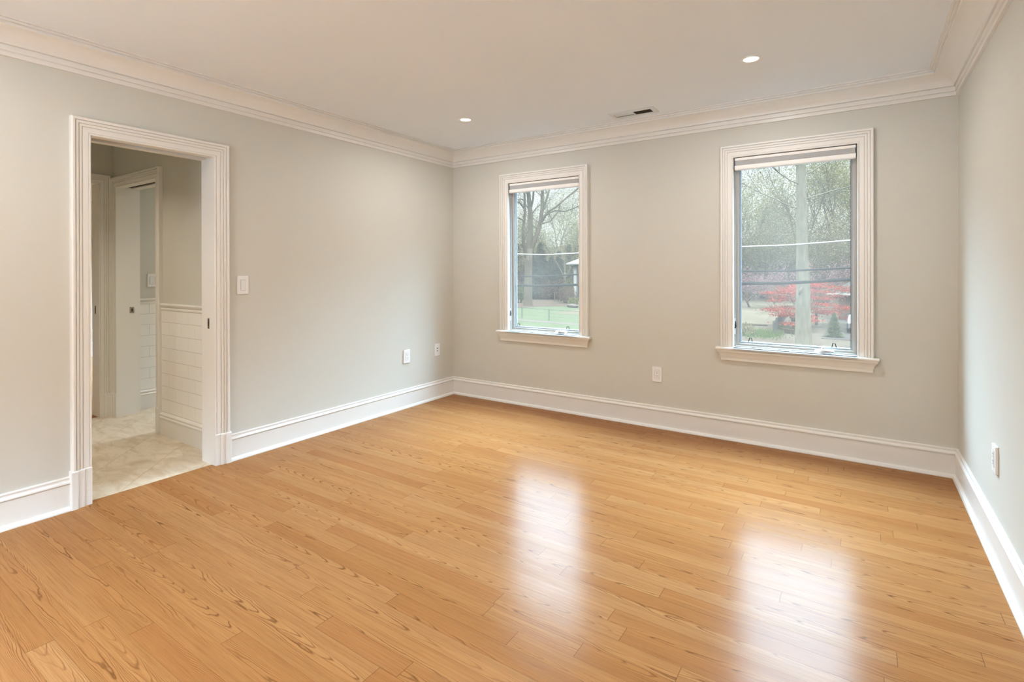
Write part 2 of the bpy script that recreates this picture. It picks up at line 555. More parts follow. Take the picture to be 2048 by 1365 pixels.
# oak strip floor: real boards with their own tilt
def oak_floor(name, x0, x1, y0, y1, label):
    r = random.Random(21)
    BW = 0.0765
    verts, faces, uvs, cols, ends = [], [], [], [], []
    y = y0
    while y < y1 - 1e-6:
        yb = min(y + BW, y1)
        x = x0 - r.uniform(0.0, 1.2)
        while x < x1:
            L = r.choice([0.4, 0.6, 0.8, 1.0, 1.3, 1.6, 2.0]) * r.uniform(0.85, 1.15)
            xa, xb = max(x, x0), min(x + L, x1)
            if xb - xa > 0.004:
                c = (r.random(), r.random(), r.random(), r.random())
                tilt = r.uniform(-0.00016, 0.00016)
                crown = r.uniform(0.00002, 0.00012)
                lip = r.uniform(-0.00006, 0.00006)
                k = len(verts)
                xs = [xa, xa + 0.0012, xb - 0.0012, xb]
                for ix, xx in enumerate(xs):
                    for j in range(5):
                        v = j / 4 - 0.5
                        verts.append((xx, y + (yb - y) * j / 4, tilt * v * 2 + crown * (1 - 4 * v * v) + lip))
                for ix in range(3):
                    for j in range(4):
                        a = k + ix * 5 + j
                        faces.append((a, a + 5, a + 6, a + 1))
                        for ii, jj in ((ix, j), (ix + 1, j), (ix + 1, j + 1), (ix, j + 1)):
                            uvs.append((xs[ii] - xa, jj / 4 - 0.5))
                            cols.append(c)
                            ends.append(0.0 if ix in (0, 2) else 1.0)
            x += L
        y = yb
    me = bpy.data.meshes.new(name)
    me.from_pydata(verts, [], faces)
    uvl = me.uv_layers.new(name='board')
    uvl.data.foreach_set('uv', [q for p in uvs for q in p])
    ca = me.color_attributes.new('rnd', 'FLOAT_COLOR', 'CORNER')
    ca.data.foreach_set('color', [q for p in cols for q in p])
    ea = me.attributes.new('endd', 'FLOAT', 'CORNER')
    ea.data.foreach_set('value', ends)
    me.update()
    me.polygons.foreach_set('use_smooth', [True] * len(me.polygons))
    me.materials.append(M['oak'])
    o = bpy.data.objects.new(name, me)
    COL.objects.link(o)
    return tag(o, label, 'floor', kind='structure')


oak_floor('floor', -0.03, RW, YR, 0.0, 'glossy honey oak strip floor of the bedroom')
struct('floor_base', MB().box((-6.6, YR - 0.2, -0.25), (RW + 0.2, 0.2, -0.012)), M['concrete'], 'slab under the whole floor', 'floor')
struct('floor_vestibule', MB().box((VX - 0.02, -4.2, -0.012), (-0.03, 0.0, 0.0)), M['stone'], 'beige stone tile floor laid diagonally beyond the doorway', 'floor')
oak_floor('floor_hallway', -6.3, VX - 0.02, -4.2, 0.0, 'oak floor seen through the far left inner doorway')
struct('ceiling', MB().box((-6.6, YR - 0.2, H), (RW + 0.2, 0.2, H + 0.15)), M['ceiling'], 'smooth off white bedroom ceiling', 'ceiling')


def wall_with_holes(axis, p0, p1, a0, a1, z0, z1, holes):
    """slab between p0 and p1 across its axis ('x' or 'y'), spanning a0..a1, with rectangular holes (ha0, ha1, hz0, hz1)"""
    mb = MB()

    def bx(s0, s1, q0, q1):
        if s1 - s0 < 1e-5 or q1 - q0 < 1e-5:
            return
        if axis == 'x':
            mb.box((p0, s0, q0), (p1, s1, q1))
        else:
            mb.box((s0, p0, q0), (s1, p1, q1))
    cur = a0
    for h0, h1, q0, q1 in sorted(holes):
        bx(cur, h0, z0, z1)
        bx(h0, h1, z0, q0)
        bx(h0, h1, q1, z1)
        cur = h1
    bx(cur, a1, z0, z1)
    return mb


BT = 0.15   # back wall thickness
struct('wall_back', wall_with_holes('y', 0.0, BT, 0.0, RW, -0.012, H, [(W1[0] - 0.012, W1[1] + 0.012, WZ0 - 0.03, WZ1 + 0.012), (W2[0] - 0.012, W2[1] + 0.012, WZ0 - 0.03, WZ1 + 0.012)]),
       M['wall'], 'cream painted wall with the two windows', 'wall')
struct('wall_left', wall_with_holes('x', -0.14, 0.0, YR, BT, -0.012, H, [(DY0 - 0.012, DY1 + 0.012, -0.012, DZ + 0.012)]),
       M['wall'], 'cream painted left wall with the cased doorway', 'wall')
struct('wall_right', MB().box((RW, YR, -0.012), (RW + 0.15, BT, H)), M['wall'], 'cream painted right wall', 'wall')
struct('wall_rear', wall_with_holes('y', YR - 0.15, YR, -0.14, RW + 0.15, -0.012, H, [(0.7, 3.3, 0.6, 2.15)]),
       M['wall'], 'cream painted wall behind the camera', 'wall')  # unseen opening added and sized to let in fill daylight
# vestibule, washroom and hallway shell
SX0, SX1, SZ = -1.880, -1.115, 2.005      # side doorway (to the washroom)
FY0, FY1, FZ = -3.10, -2.388, 2.035       # far doorway (to the hallway)
struct('wall_vestibule', wall_with_holes('y', VY, -2.13, VX, -0.14, -0.012, H, [(SX0 - 0.012, SX1 + 0.012, -0.012, SZ + 0.012)]),
       M['wall'], 'inner wall beyond the doorway with white tile below', 'wall')
struct('wall_far', wall_with_holes('x', VX - 0.14, VX, -4.2, 0.0, -0.012, H, [(FY0 - 0.012, FY1 + 0.012, -0.012, FZ + 0.012)]),
       M['wall'], 'wall at the far end of the inner vestibule', 'wall')
struct('wall_outer', wall_with_holes('y', 0.0, BT, -6.3, -0.14, -0.012, H, [(-5.4, -3.4, 0.6, 2.2), (-1.2, -0.9, 1.2, 1.8)]),
       M['wall'], 'outside wall of the washroom and hallway', 'wall')  # wide hallway opening added to let daylight in, out of view
struct('wall_end', MB().box((-6.25, -4.2, -0.012), (-6.1, 0.0, H)), M['wall'], 'distant wall seen through the far left inner doorway', 'wall')
struct('wall_inner', MB().box((-6.1, -4.35, -0.012), (-0.14, -4.2, H)), M['wall'], 'unseen inner wall of the vestibule', 'wall')

# ------------------------------------------------------------------ mouldings
CROWN = [(0.0, 2.338), (0.013, 2.338), (0.014, 2.356), (0.009, 2.358), (0.009, 2.3615), (0.019, 2.364), (0.020, 2.387), (0.013, 2.389), (0.013, 2.3925), (0.027, 2.394), (0.028, 2.397)]
for k in range(9):
    t = k / 8 * math.pi / 2
    CROWN.append((0.028 + 0.092 * (1 - math.cos(t)), 2.397 + 0.058 * math.sin(t)))
CROWN += [(0.128, 2.454), (0.129, 2.464), (0.124, 2.466), (0.124, 2.470), (0.139, 2.470), (0.140, 2.476), (0.135, 2.478), (0.135, 2.481), (0.152, 2.481), (0.152, H), (0.0, H)]

BASE = [(0.0, 0.0), (0.034, 0.0), (0.034, 0.006), (0.030, 0.016), (0.022, 0.021), (0.0155, 0.022), (0.0155, 0.137), (0.012, 0.138), (0.012, 0.141), (0.020, 0.142), (0.021, 0.147),
        (0.018, 0.153), (0.011, 0.158), (0.0095, 0.166), (0.013, 0.169), (0.012, 0.174), (0.004, 0.177), (0.0, 0.177)]


def run(name, prof, side, a, b, miter_a, miter_b, mat, label, offset=0.0):
    """extrude a moulding profile (distance from wall, z) along one wall; miter: +1 inside corner, 0 square cut"""
    mb = MB()
    ra, rb = [], []
    for d, z in prof:
        pa, pb = a + (d if miter_a else 0), b - (d if miter_b else 0)
        if side == 'back':
            ra.append((pa, offset - d, z)); rb.append((pb, offset - d, z))
        elif side == 'left':
            ra.append((offset + d, pa, z)); rb.append((offset + d, pb, z))
        elif side == 'right':
            ra.append((offset - d, pa, z)); rb.append((offset - d, pb, z))
        elif side == 'rear':
            ra.append((pa, offset + d, z)); rb.append((pb, offset + d, z))
    mb.loft([ra, rb])
    o = mb.build(name, mat)
    fix_normals(o)
    return tag(o, label, 'moulding', kind='structure')


run('trim_1', CROWN, 'back', 0, RW, 1, 1, M['trim'], 'white coved crown moulding over the window wall', 0.0)
run('trim_2', CROWN, 'left', YR, 0, 1, 1, M['trim'], 'white coved crown moulding along the left wall', 0.0)
run('trim_3', CROWN, 'right', YR, 0, 1, 1, M['trim'], 'white coved crown moulding along the right wall', RW)
run('trim_4', CROWN, 'rear', 0, RW, 1, 1, M['trim'], 'white coved crown moulding behind the camera', YR)
run('baseboard_back', BASE, 'back', 0, RW, 1, 1, M['trim'], 'tall white baseboard under the two windows', 0.0)
run('baseboard_left', BASE, 'left', -2.318, 0, 0, 1, M['trim'], 'tall white baseboard on the left wall right of the doorway', 0.0)
run('baseboard_doorway', BASE, 'left', YR, -3.160, 1, 0, M['trim'], 'tall white baseboard on the left wall left of the doorway', 0.0)
run('baseboard_right', BASE, 'right', YR, 0, 1, 1, M['trim'], 'tall white baseboard along the right wall', RW)
run('baseboard_rear', BASE, 'rear', 0, RW, 1, 1, M['trim'], 'tall white baseboard behind the camera', YR)

# casing profile (u outward from the opening edge, t off the wall)
CAS_D = [(0.0, 0.0), (0.0, 0.014), (0.003, 0.018), (0.007, 0.018), (0.0085, 0.0125), (0.011, 0.0125), (0.0125, 0.0165), (0.036, 0.018), (0.038, 0.013), (0.041, 0.013), (0.0425, 0.021),
         (0.052, 0.022), (0.0535, 0.0165), (0.0565, 0.0165), (0.058, 0.026), (0.068, 0.027), (0.0695, 0.021), (0.0725, 0.021), (0.074, 0.033), (0.084, 0.034), (0.088, 0.031), (0.090, 0.027), (0.090, 0.0)]


def scale_prof(prof, w):
    k = w / prof[-1][0]
    return [(u * k, t) for u, t in prof]


def casing(prof, plane, p, s, a0, a1, z0, zt, legs=(True, True)):
    """mitred casing round an opening. plane 'x': wall plane x=p, runs along y; s = outward normal sign"""
    mb = MB()

    def P(a, z, t):
        return (p + s * t, a, z) if plane == 'x' else (a, p + s * t, z)
    rings = []
    if legs[0]:
        rings.append([P(a0 - u, z0, t) for u, t in prof])
    rings.append([P(a0 - u, zt + u, t) for u, t in prof])
    rings.append([P(a1 + u, zt + u, t) for u, t in prof])
    if legs[1]:
        rings.append([P(a1 + u, z0, t) for u, t in prof])
    mb.loft(rings)
    return mb


PLINTH = [(0.0, 0.0), (0.0, 0.020), (0.034, 0.022), (0.036, 0.028), (0.062, 0.030), (0.065, 0.037), (0.092, 0.039), (0.095, 0.036), (0.095, 0.0)]


def plinth(mb, plane, p, s, a, sgn, w, h):
    pr = scale_prof(PLINTH, w)

    def P(u, z, t):
        return (p + s * t, a + sgn * u, z) if plane == 'x' else (a + sgn * u, p + s * t, z)
    mb.loft([[P(u, 0.0, t) for u, t in pr], [P(u, h - 0.006, t) for u, t in pr], [P(u, h, max(0.0, t - 0.006)) for u, t in pr]])
    return mb


# --- bedroom doorway
d1 = root('door_1', (0, (DY0 + DY1) / 2, 0), 'white cased pocket door opening in the left wall', 'doorway', kind='structure')
fix_normals(casing(CAS_D, 'x', 0.0, 1, DY0, DY1, 0.203, DZ).build('casing', M['trim'], d1))
for a, sg in ((DY0, -1), (DY1, 1)):
    fix_normals(plinth(MB(), 'x', 0.0, 1, a, sg, 0.096, 0.205).build('plinth_block', M['trim'], d1))
jb = MB()
JX = -0.156
jb.box((JX, DY0 - 0.012, 0), (0.0, DY0, DZ + 0.012)).box((JX, DY1, 0), (0.0, DY1 + 0.012, DZ + 0.012))
jb.box((-0.050, DY0, DZ), (0.0, DY1, DZ + 0.012)).box((JX, DY0, DZ - 0.004), (-0.100, DY1, DZ + 0.012))
jb.build('jamb', M['trim'], d1)
MB().box((-0.100, DY0, DZ + 0.010), (-0.050, DY1, DZ + 0.012)).build('pocket_track_slot', M['slot'], d1)
sp = MB().box((-0.076, DY1 - 0.002, 0.892), (-0.056, DY1 + 0.001, 0.960)).build('strike_plate', M['bronze'], d1)
sp['label'] = 'dark bronze strike plate'
MB().box((-0.069, DY1 - 0.0025, 0.912), (-0.063, DY1, 0.940)).build('strike_slot', M['slot'], sp).location = (0, 0, 0)

# --- washroom doorway in the tiled wall
d2 = root('door_2', ((SX0 + SX1) / 2, VY, 0), 'white cased doorway to the washroom beyond the bedroom door', 'doorway', kind='structure')
fix_normals(casing(scale_prof(CAS_D, 0.088), 'y', VY, -1, SX0, SX1, 0.203, SZ).build('casing', M['trim'], d2))
for a, sg in ((SX0, -1), (SX1, 1)):
    fix_normals(plinth(MB(), 'y', VY, -1, a, sg, 0.090, 0.205).build('plinth_block', M['trim'], d2))
jb = MB()
jb.box((SX0 - 0.012, VY, 0), (SX0, -2.118, SZ + 0.012)).box((SX1, VY, 0), (SX1 + 0.012, -2.118, SZ + 0.012)).box((SX0, VY, SZ), (SX1, -2.235, SZ + 0.012)).box((SX0, -2.185, SZ), (SX1, -2.118, SZ + 0.012))
jb.build('jamb', M['trim'], d2)
MB().box((SX0, -2.235, SZ + 0.010), (SX1, -2.185, SZ + 0.012)).build('pocket_track_slot', M['slot'], d2)
sp = MB().box((SX0 - 0.001, -2.200, 0.900), (SX0 + 0.002, -2.166, 0.956)).build('strike_plate', M['nickel'], d2)
MB().box((SX0, -2.187, 0.914), (SX0 + 0.003, -2.177, 0.942)).build('strike_slot', M['slot'], sp).location = (0, 0, 0)

# --- hallway doorway in the far wall
d3 = root('door_3', (VX, (FY0 + FY1) / 2, 0), 'white cased doorway at the far left end of the vestibule', 'doorway', kind='structure')
fix_normals(casing(scale_prof(CAS_D, 0.080), 'x', VX, 1, FY0, FY1, 0.203, FZ).build('casing', M['trim'], d3))
fix_normals(plinth(MB(), 'x', VX, 1, FY1, 1, 0.080, 0.205).build('plinth_block', M['trim'], d3))
fix_normals(plinth(MB(), 'x', VX, 1, FY0, -1, 0.080, 0.205).build('plinth_block', M['trim'], d3))
jb = MB()
jb.box((VX - 0.15, FY0 - 0.012, 0), (VX, FY0, FZ + 0.012)).box((VX - 0.15, FY1, 0), (VX, FY1 + 0.012, FZ + 0.012)).box((VX - 0.15, FY0, FZ), (VX, FY1, FZ + 0.012))
jb.build('jamb', M['trim'], d3)
MB().box((VX - 0.082, FY1 - 0.002, 0.900), (VX - 0.060, FY1 + 0.001, 0.970)).build('strike_plate', M['bronze'], d3)

# --- white subway tile, chair rail and baseboards beyond the doorway
TT = 0.010
struct('trim_5', MB().box((SX1 + 0.088, VY - TT, 0.150), (-0.14, VY, 0.985)), M['subway_x'], 'white subway tile on the inner wall beyond the doorway', 'tile')
struct('trim_6', MB().box((VX, -2.13, 0.150), (VX + TT, 0.0, 0.985)), M['subway_y'], 'white subway tile with grey grout in the washroom', 'tile')
RAIL = [(0.0, 0.968), (0.012, 0.968), (0.016, 0.974), (0.016, 0.984), (0.012, 0.988), (0.013, 0.998), (0.024, 1.006), (0.026, 1.014), (0.020, 1.021), (0.0, 1.022)]


def rail(name, plane, p, s, a0, a1, prof, label, cat='moulding'):
    mb = MB()

    def P(a, d, z):
        return (a, p + s * d, z) if plane == 'y' else (p + s * d, a, z)
    mb.loft([[P(a0, d, z) for d, z in prof], [P(a1, d, z) for d, z in prof]])
    o = mb.build(name, M['trim'])
    fix_normals(o)
    return tag(o, label, cat, kind='structure')


BASE2 = [(0.0, 0.0), (0.022, 0.0), (0.022, 0.128), (0.027, 0.131), (0.028, 0.138), (0.022, 0.146), (0.024, 0.152), (0.026, 0.160), (0.018, 0.168), (0.010, 0.172), (0.0, 0.173)]
rail('trim_7', 'y', VY, -1, SX1 + 0.088, -0.14, RAIL, 'white tile rail above the subway tile beyond the doorway')
rail('trim_8', 'x', VX, 1, -2.13, 0.0, RAIL, 'white tile rail in the washroom under the switch')
rail('baseboard_vestibule', 'y', VY, -1, SX1 + 0.088, -0.14, BASE2, 'white baseboard under the tile beyond the doorway')
rail('baseboard_washroom', 'x', VX, 1, -2.13, 0.0, BASE2, 'white baseboard in the washroom')
rail('baseboard_end', 'x', -6.1, 1, -4.2, 0.0, [(d, z * 1.15) for d, z in BASE2], 'white baseboard of the distant hallway wall')
rail('trim_9', 'x', -6.1, 1, -4.2, 0.0, CROWN, 'white crown moulding of the distant hallway wall')

# ------------------------------------------------------------------ windows
WCAS = [(u * 1.02 / 0.90 * 0.090 / 0.090, t) for u, t in CAS_D]
WCAS = scale_prof(CAS_D, 0.0905)


def frame_mb(x0, x1, z0, z1, w, y0, y1, wb=None):
    wb = w if wb is None else wb
    return (MB().box((x0, y0, z0), (x0 + w, y1, z1)).box((x1 - w, y0, z0), (x1, y1, z1))
            .box((x0 + w, y0, z1 - w), (x1 - w, y1, z1)).box((x0 + w, y0, z0), (x1 - w, y1, z0 + wb)))


def make_window(name, x0, x1, label, crank_dx, clips):
    r = root(name, ((x0 + x1) / 2, 0, WZ0), label, 'window', kind='structure')
    z0, z1 = WZ0, WZ1
    fix_normals(casing(WCAS, 'y', 0.0, -1, x0, x1, z0, z1).build('casing', M['trim'], r))
    # stool with rounded nose and horns
    prof = [(0.095, z0), (-0.046, z0), (-0.051, z0 - 0.004), (-0.053, z0 - 0.010), (-0.051, z0 - 0.017), (-0.046, z0 - 0.021), (-0.040, z0 - 0.022), (0.095, z0 - 0.022)]
    xa, xb = x0 - 0.120, x1 + 0.118
    mb = MB().loft([[(x0 + 0.0, y, z) for y, z in prof], [(x1, y, z) for y, z in prof]])
    front = [(min(y, -0.0002), z) for y, z in prof]
    mb.loft([[(xa, y, z) for y, z in front], [(xb, y, z) for y, z in front]])
    fix_normals(mb.build('window_sill', M['trim'], r))
    # apron: small crown-like moulding under the stool with returned ends
    ap = [(0.0, 0.675), (0.043, 0.675), (0.043, 0.664), (0.037, 0.658), (0.034, 0.650), (0.028, 0.648), (0.025, 0.636), (0.021, 0.622), (0.018, 0.620), (0.018, 0.600), (0.016, 0.597), (0.0, 0.597)]
    xa, xb = x0 - 0.070, x1 + 0.066
    mb = MB().loft([[(xa - d, -d, z) for d, z in ap], [(xb + d, -d, z) for d, z in ap]])
    fix_normals(mb.build('apron', M['trim'], r))
    # jamb extension lining the opening
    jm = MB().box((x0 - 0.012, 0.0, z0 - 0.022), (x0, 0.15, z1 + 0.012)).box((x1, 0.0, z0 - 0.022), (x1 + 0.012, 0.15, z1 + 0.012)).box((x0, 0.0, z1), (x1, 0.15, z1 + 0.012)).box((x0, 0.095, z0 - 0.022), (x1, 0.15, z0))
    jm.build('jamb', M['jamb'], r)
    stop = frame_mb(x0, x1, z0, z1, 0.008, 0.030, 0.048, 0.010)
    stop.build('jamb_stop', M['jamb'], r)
    sash = frame_mb(x0 + 0.003, x1 - 0.003, z0 + 0.001, z1 - 0.003, 0.024, 0.050, 0.092, 0.026).build('sash', M['sash'], r, bevel=0.0015)
    bead = frame_mb(x0 + 0.027, x1 - 0.027, z0 + 0.027, z1 - 0.027, 0.010, 0.062, 0.090).build('glazing_bead', M['stop'], sash)
    bead.location = (0, 0, 0)
    gk = frame_mb(x0 + 0.037, x1 - 0.037, z0 + 0.037, z1 - 0.037, 0.003, 0.072, 0.088).build('gasket', M['gasket'], sash)
    gk.location = (0, 0, 0)
    pn = MB().box((x0 + 0.036, 0.079, z0 + 0.036), (x1 - 0.036, 0.083, z1 - 0.036)).build('pane', M['glass'], sash)
    pn.location = (0, 0, 0)
    # folding crank operator on the bottom stop
    cx = x0 + crank_dx
    base = MB().loft([[(cx - 0.055, 0.048, z0 + 0.001), (cx - 0.055, 0.020, z0 + 0.001), (cx - 0.055, 0.022, z0 + 0.010), (cx - 0.055, 0.048, z0 + 0.018)],
                      [(cx - 0.03, 0.048, z0 + 0.001), (cx - 0.03, 0.012, z0 + 0.001), (cx - 0.03, 0.016, z0 + 0.014), (cx - 0.03, 0.048, z0 + 0.024)],
                      [(cx + 0.05, 0.048, z0 + 0.001), (cx + 0.05, 0.012, z0 + 0.001), (cx + 0.05, 0.016, z0 + 0.014), (cx + 0.05, 0.048, z0 + 0.024)],
                      [(cx + 0.062, 0.048, z0 + 0.001), (cx + 0.062, 0.020, z0 + 0.001), (cx + 0.062, 0.022, z0 + 0.010), (cx + 0.062, 0.048, z0 + 0.018)]])
    bo = base.build('crank_housing', M['crank'], r)
    fix_normals(bo)
    hd = MB().tube([(cx - 0.012, 0.012, z0 + 0.022), (cx + 0.02, 0.006, z0 + 0.018), (cx + 0.062, 0.004, z0 + 0.016)], [0.008, 0.008, 0.0065], 10)
    hd.tube([(cx - 0.012, 0.024, z0 + 0.018), (cx - 0.004, 0.018, z0 + 0.034), (cx + 0.004, 0.016, z0 + 0.044)], [0.009, 0.008, 0.007], 10)
    h_o = hd.build('crank_handle', M['crank'], bo, smooth=True)
    h_o.location = (0, 0, 0)
    # black wire loops along the bottom of the glass
    for dx, tw in clips:
        c = x0 + dx
        zb = z0 + 0.041
        MB().tube([(c - 0.013, 0.070, zb), (c - tw, 0.068, zb + 0.026), (c + tw, 0.068, zb + 0.026), (c + 0.013, 0.070, zb)], 0.0028, 6).build('screen_clip', M['wire'], r)
    # lock lever on the left jamb
    lk = MB().loft([[(x0 - 0.0005, 0.012, 0.79), (x0 + 0.004, 0.012, 0.79), (x0 + 0.004, 0.026, 0.79), (x0 - 0.0005, 0.026, 0.79)],
                    [(x0 - 0.0005, 0.012, 0.91), (x0 + 0.004, 0.012, 0.91), (x0 + 0.004, 0.026, 0.91), (x0 - 0.0005, 0.026, 0.91)]])
    lo = lk.build('lock_plate', M['plastic'], r)
    fix_normals(lo)
    ll = MB().tube([(x0 + 0.004, 0.019, 0.835), (x0 + 0.010, 0.019, 0.850), (x0 + 0.008, 0.019, 0.890)], [0.003, 0.005, 0.003], 8).build('lock_lever', M['wire'], lo, smooth=True)
    ll.location = (0, 0, 0)
    return r


make_window('window_1', W1[0], W1[1], 'narrower looking white casement window nearer the left corner', 0.545, [(0.068, 0.008), (0.602, 0.008)])
make_window('window_2', W2[0], W2[1], 'white casement window nearer the right wall with red maple outside', 0.575, [(0.104, 0.007), (0.635, 0.007)])


def roller_shade(x0, x1, label):
    r = root('roller_shade', ((x0 + x1) / 2, 0.0, 2.018), label, 'window shade', 'rolled up shades in the window heads')
    a, b = x0 + 0.008, x1 - 0.008
    MB().box((a, -0.002, 2.088), (b, 0.046, 2.108)).build('head_rail', M['shade_white'], r, bevel=0.003)
    pr = [(0.002 + 0.004 * (1 - math.cos(t)), 2.052 + 0.018 * (1 - math.cos(t))) for t in [math.pi * k / 6 for k in range(7)]]
    ring = [(0.003, 2.050), (0.0, 2.060), (-0.0005, 2.070), (0.0, 2.082), (0.003, 2.089), (0.040, 2.089), (0.040, 2.050)]
    fo = MB().loft([[(a + 0.003, y, z) for y, z in ring], [(b - 0.003, y, z) for y, z in ring]]).build('grey_fabric_roll', M['shade_grey'], r)
    fo['label'] = 'mid grey fabric band of the rolled shade'
    fix_normals(fo)
    ring = [(0.002, 2.020), (-0.003, 2.026), (-0.004, 2.036), (-0.003, 2.048), (0.001, 2.052), (0.040, 2.052), (0.040, 2.020)]
    fix_normals(MB().loft([[(a, y, z) for y, z in ring], [(b, y, z) for y, z in ring]]).build('bottom_rail', M['shade_white'], r))
    for s0, s1 in ((x0, x0 + 0.006), (x1 - 0.006, x1)):
        MB().box((s0 + 0.0005, 0.003, 2.034), (s1 - 0.0005, 0.044, 2.104)).build('end_bracket', M['gasket'], r)
    return r


roller_shade(W1[0], W1[1], 'rolled white and grey shade in the head of the left window')
roller_shade(W2[0], W2[1], 'rolled white and grey shade in the head of the right window')


# ------------------------------------------------------------------ plates, lights, vent
def plate_frame(side, p):
    """returns map (a along wall, d off wall, z) -> xyz for a wall plane"""
    if side == 'left':
        return lambda a, d, z: (p + d, a, z)
    if side == 'right':
        return lambda a, d, z: (p - d, a, z)
    return lambda a, d, z: (a, p - d, z)


def bx(P, a0, a1, d0, d1, z0, z1, mb=None):
    mb = mb or MB()
    return mb.box(P(a0, d0, z0), P(a1, d1, z1))


def plate_root(name, side, p, a, z, w, h, label, cat, thick=0.007, group=None):
    P = plate_frame(side, p)
    r = root(name, P(a, 0, z - h / 2), label, cat, group)
    mb = bx(P, a - w / 2, a + w / 2, 0.0002, thick, z - h / 2, z + h / 2)
    mb.build('plate', M['plastic'], r, bevel=0.003)
    return r, P


def rocker(r, P, a, z, top=0.007, name='rocker'):
    bx(P, a - 0.0185, a + 0.0185, top - 0.001, top + 0.0008, z - 0.036, z + 0.036).build('rocker_surround', M['groove'], r)
    o = bx(P, a - 0.0165, a + 0.0165, top, top + 0.004, z - 0.034, z + 0.034).build(name, M['plastic_edge'], r, bevel=0.0015)
    return o


r, P = plate_root('light_switch', 'left', 0.0, -2.218, 1.177, 0.078, 0.124, 'white rocker light switch beside the doorway', 'light switch', 0.008)
rocker(r, P, -2.218, 1.177, 0.008)
r, P = plate_root('light_switch', 'left', VX, -1.958, 1.188, 0.118, 0.122, 'white double rocker switch seen through the doorway above the tile', 'light switch')
rocker(r, P, -1.981, 1.188)
rocker(r, P, -1.935, 1.188)


def receptacle(r, P, a, z, top):
    bx(P, a - 0.0185, a + 0.0185, top - 0.001, top + 0.0006, z - 0.036, z + 0.036).build('insert_surround', M['groove'], r)
    ins = bx(P, a - 0.0168, a + 0.0168, top, top + 0.002, z - 0.0345, z + 0.0345).build('receptacle_insert', M['plastic'], r, bevel=0.001)
    t = top + 0.002
    for zc in (z + 0.017, z - 0.014):
        s = MB()
        bx(P, a - 0.0075, a - 0.0055, t - 0.001, t + 0.0004, zc - 0.001, zc + 0.008, s)
        bx(P, a + 0.0050, a + 0.0070, t - 0.001, t + 0.0004, zc, zc + 0.007, s)
        o = s.build('blade_slot', M['slot'], ins)
        o.location = (0, 0, 0)
        g = MB()
        ring0, ring1 = [], []
        for k in range(10):
            q = 2 * math.pi * k / 10
            ring0.append(P(a + 0.0028 * math.cos(q), t - 0.001, zc - 0.008 + 0.0028 * math.sin(q)))
            ring1.append(P(a + 0.0028 * math.cos(q), t + 0.0004, zc - 0.008 + 0.0028 * math.sin(q)))
        g.loft([ring0, ring1])
        o = g.build('ground_hole', M['slot'], ins)
        fix_normals(o)
        o.location = (0, 0, 0)


r, P = plate_root('wall_outlet', 'back', 0.0, 2.149, 0.431, 0.078, 0.122, 'white duplex outlet between the two windows', 'outlet')
receptacle(r, P, 2.149, 0.431, 0.007)
r, P = plate_root('wall_outlet', 'right', RW, -1.062, 0.437, 0.078, 0.122, 'white duplex outlet on the right wall seen edge on', 'outlet', 0.012)
receptacle(r, P, -1.062, 0.437, 0.012)
r, P = plate_root('wall_outlet', 'left', 0.0, -0.676, 0.476, 0.080, 0.124, 'white outlet on the left wall further from the corner', 'outlet', 0.012)
receptacle(r, P, -0.676, 0.476, 0.012)
r, P = plate_root('jack_plate', 'left', 0.0, -0.252, 0.483, 0.078, 0.122, 'white cable and phone jack plate nearest the corner', 'wall jack', 0.006)
ins = bx(P, -0.252 - 0.0168, -0.252 + 0.0168, 0.006, 0.008, 0.449, 0.517).build('jack_insert', M['plastic'], r, bevel=0.001)
o = bx(P, -0.260, -0.244, 0.0075, 0.0086, 0.494, 0.503).build('phone_port', M['slot'], ins)
o.location = (0, 0, 0)
g = MB()
g.loft([[P(-0.254 + rr * math.cos(q), dd, 0.475 + rr * math.sin(q)) for q in [2 * math.pi * k / 10 for k in range(10)]] for rr, dd in ((0.0055, 0.0075), (0.0055, 0.011), (0.0035, 0.014))])
o = g.build('cable_port', M['bronze'], ins)
fix_normals(o)
o.location = (0, 0, 0)


def can_light(x, y, label, power=None, spread=172, color=None):
    r = root('recessed_or_fill_light', (x, y, H), label, 'ceiling light', 'recessed ceiling lights and added fill lights')
    MB().lathe((x, y, H), [(0.040, -0.0008), (0.043, -0.004), (0.052, -0.0045), (0.057, -0.003), (0.058, -0.0002)], 40).build('trim_ring', M['trim'], r, smooth=True)
    lens = MB().lathe((x, y, H), [(0.0005, -0.0014), (0.042, -0.0012)], 40).build('lens', M['lens'], r)
    lens['label'] = 'glowing warm white lens'
    ld = bpy.data.lights.new('lamp_beam', 'AREA')
    ld.shape = 'DISK'
    ld.size = 0.08
    ld.energy = power or CAN_POWER
    ld.color = color or CAN_COLOR
    ld.spread = math.radians(spread)
    lo = bpy.data.objects.new('lamp_beam', ld)
    COL.objects.link(lo)
    lo.parent = r
    lo.location = (0, 0, -0.006)
    return r


can_light(0.879, -0.882, 'glowing recessed ceiling light nearer the left corner')
can_light(2.993, -0.898, 'glowing recessed ceiling light nearer the right wall')
for yy in (-3.9, -5.9):  # unseen lamps added to fill the room with light
    for xx in (0.879, 2.993):
        can_light(xx, yy, 'fill light added in the ceiling behind the camera, out of view')

can_light(-1.0, -3.3, 'fill light added in the vestibule ceiling, out of view', 11.0, 120, (1.0, 0.86, 0.68))  # unseen lamp added to brighten the vestibule
can_light(-1.0, -1.0, 'fill light added in the washroom ceiling, out of view', 13.0, 150, (1.0, 0.90, 0.76))  # unseen lamp added to brighten the washroom

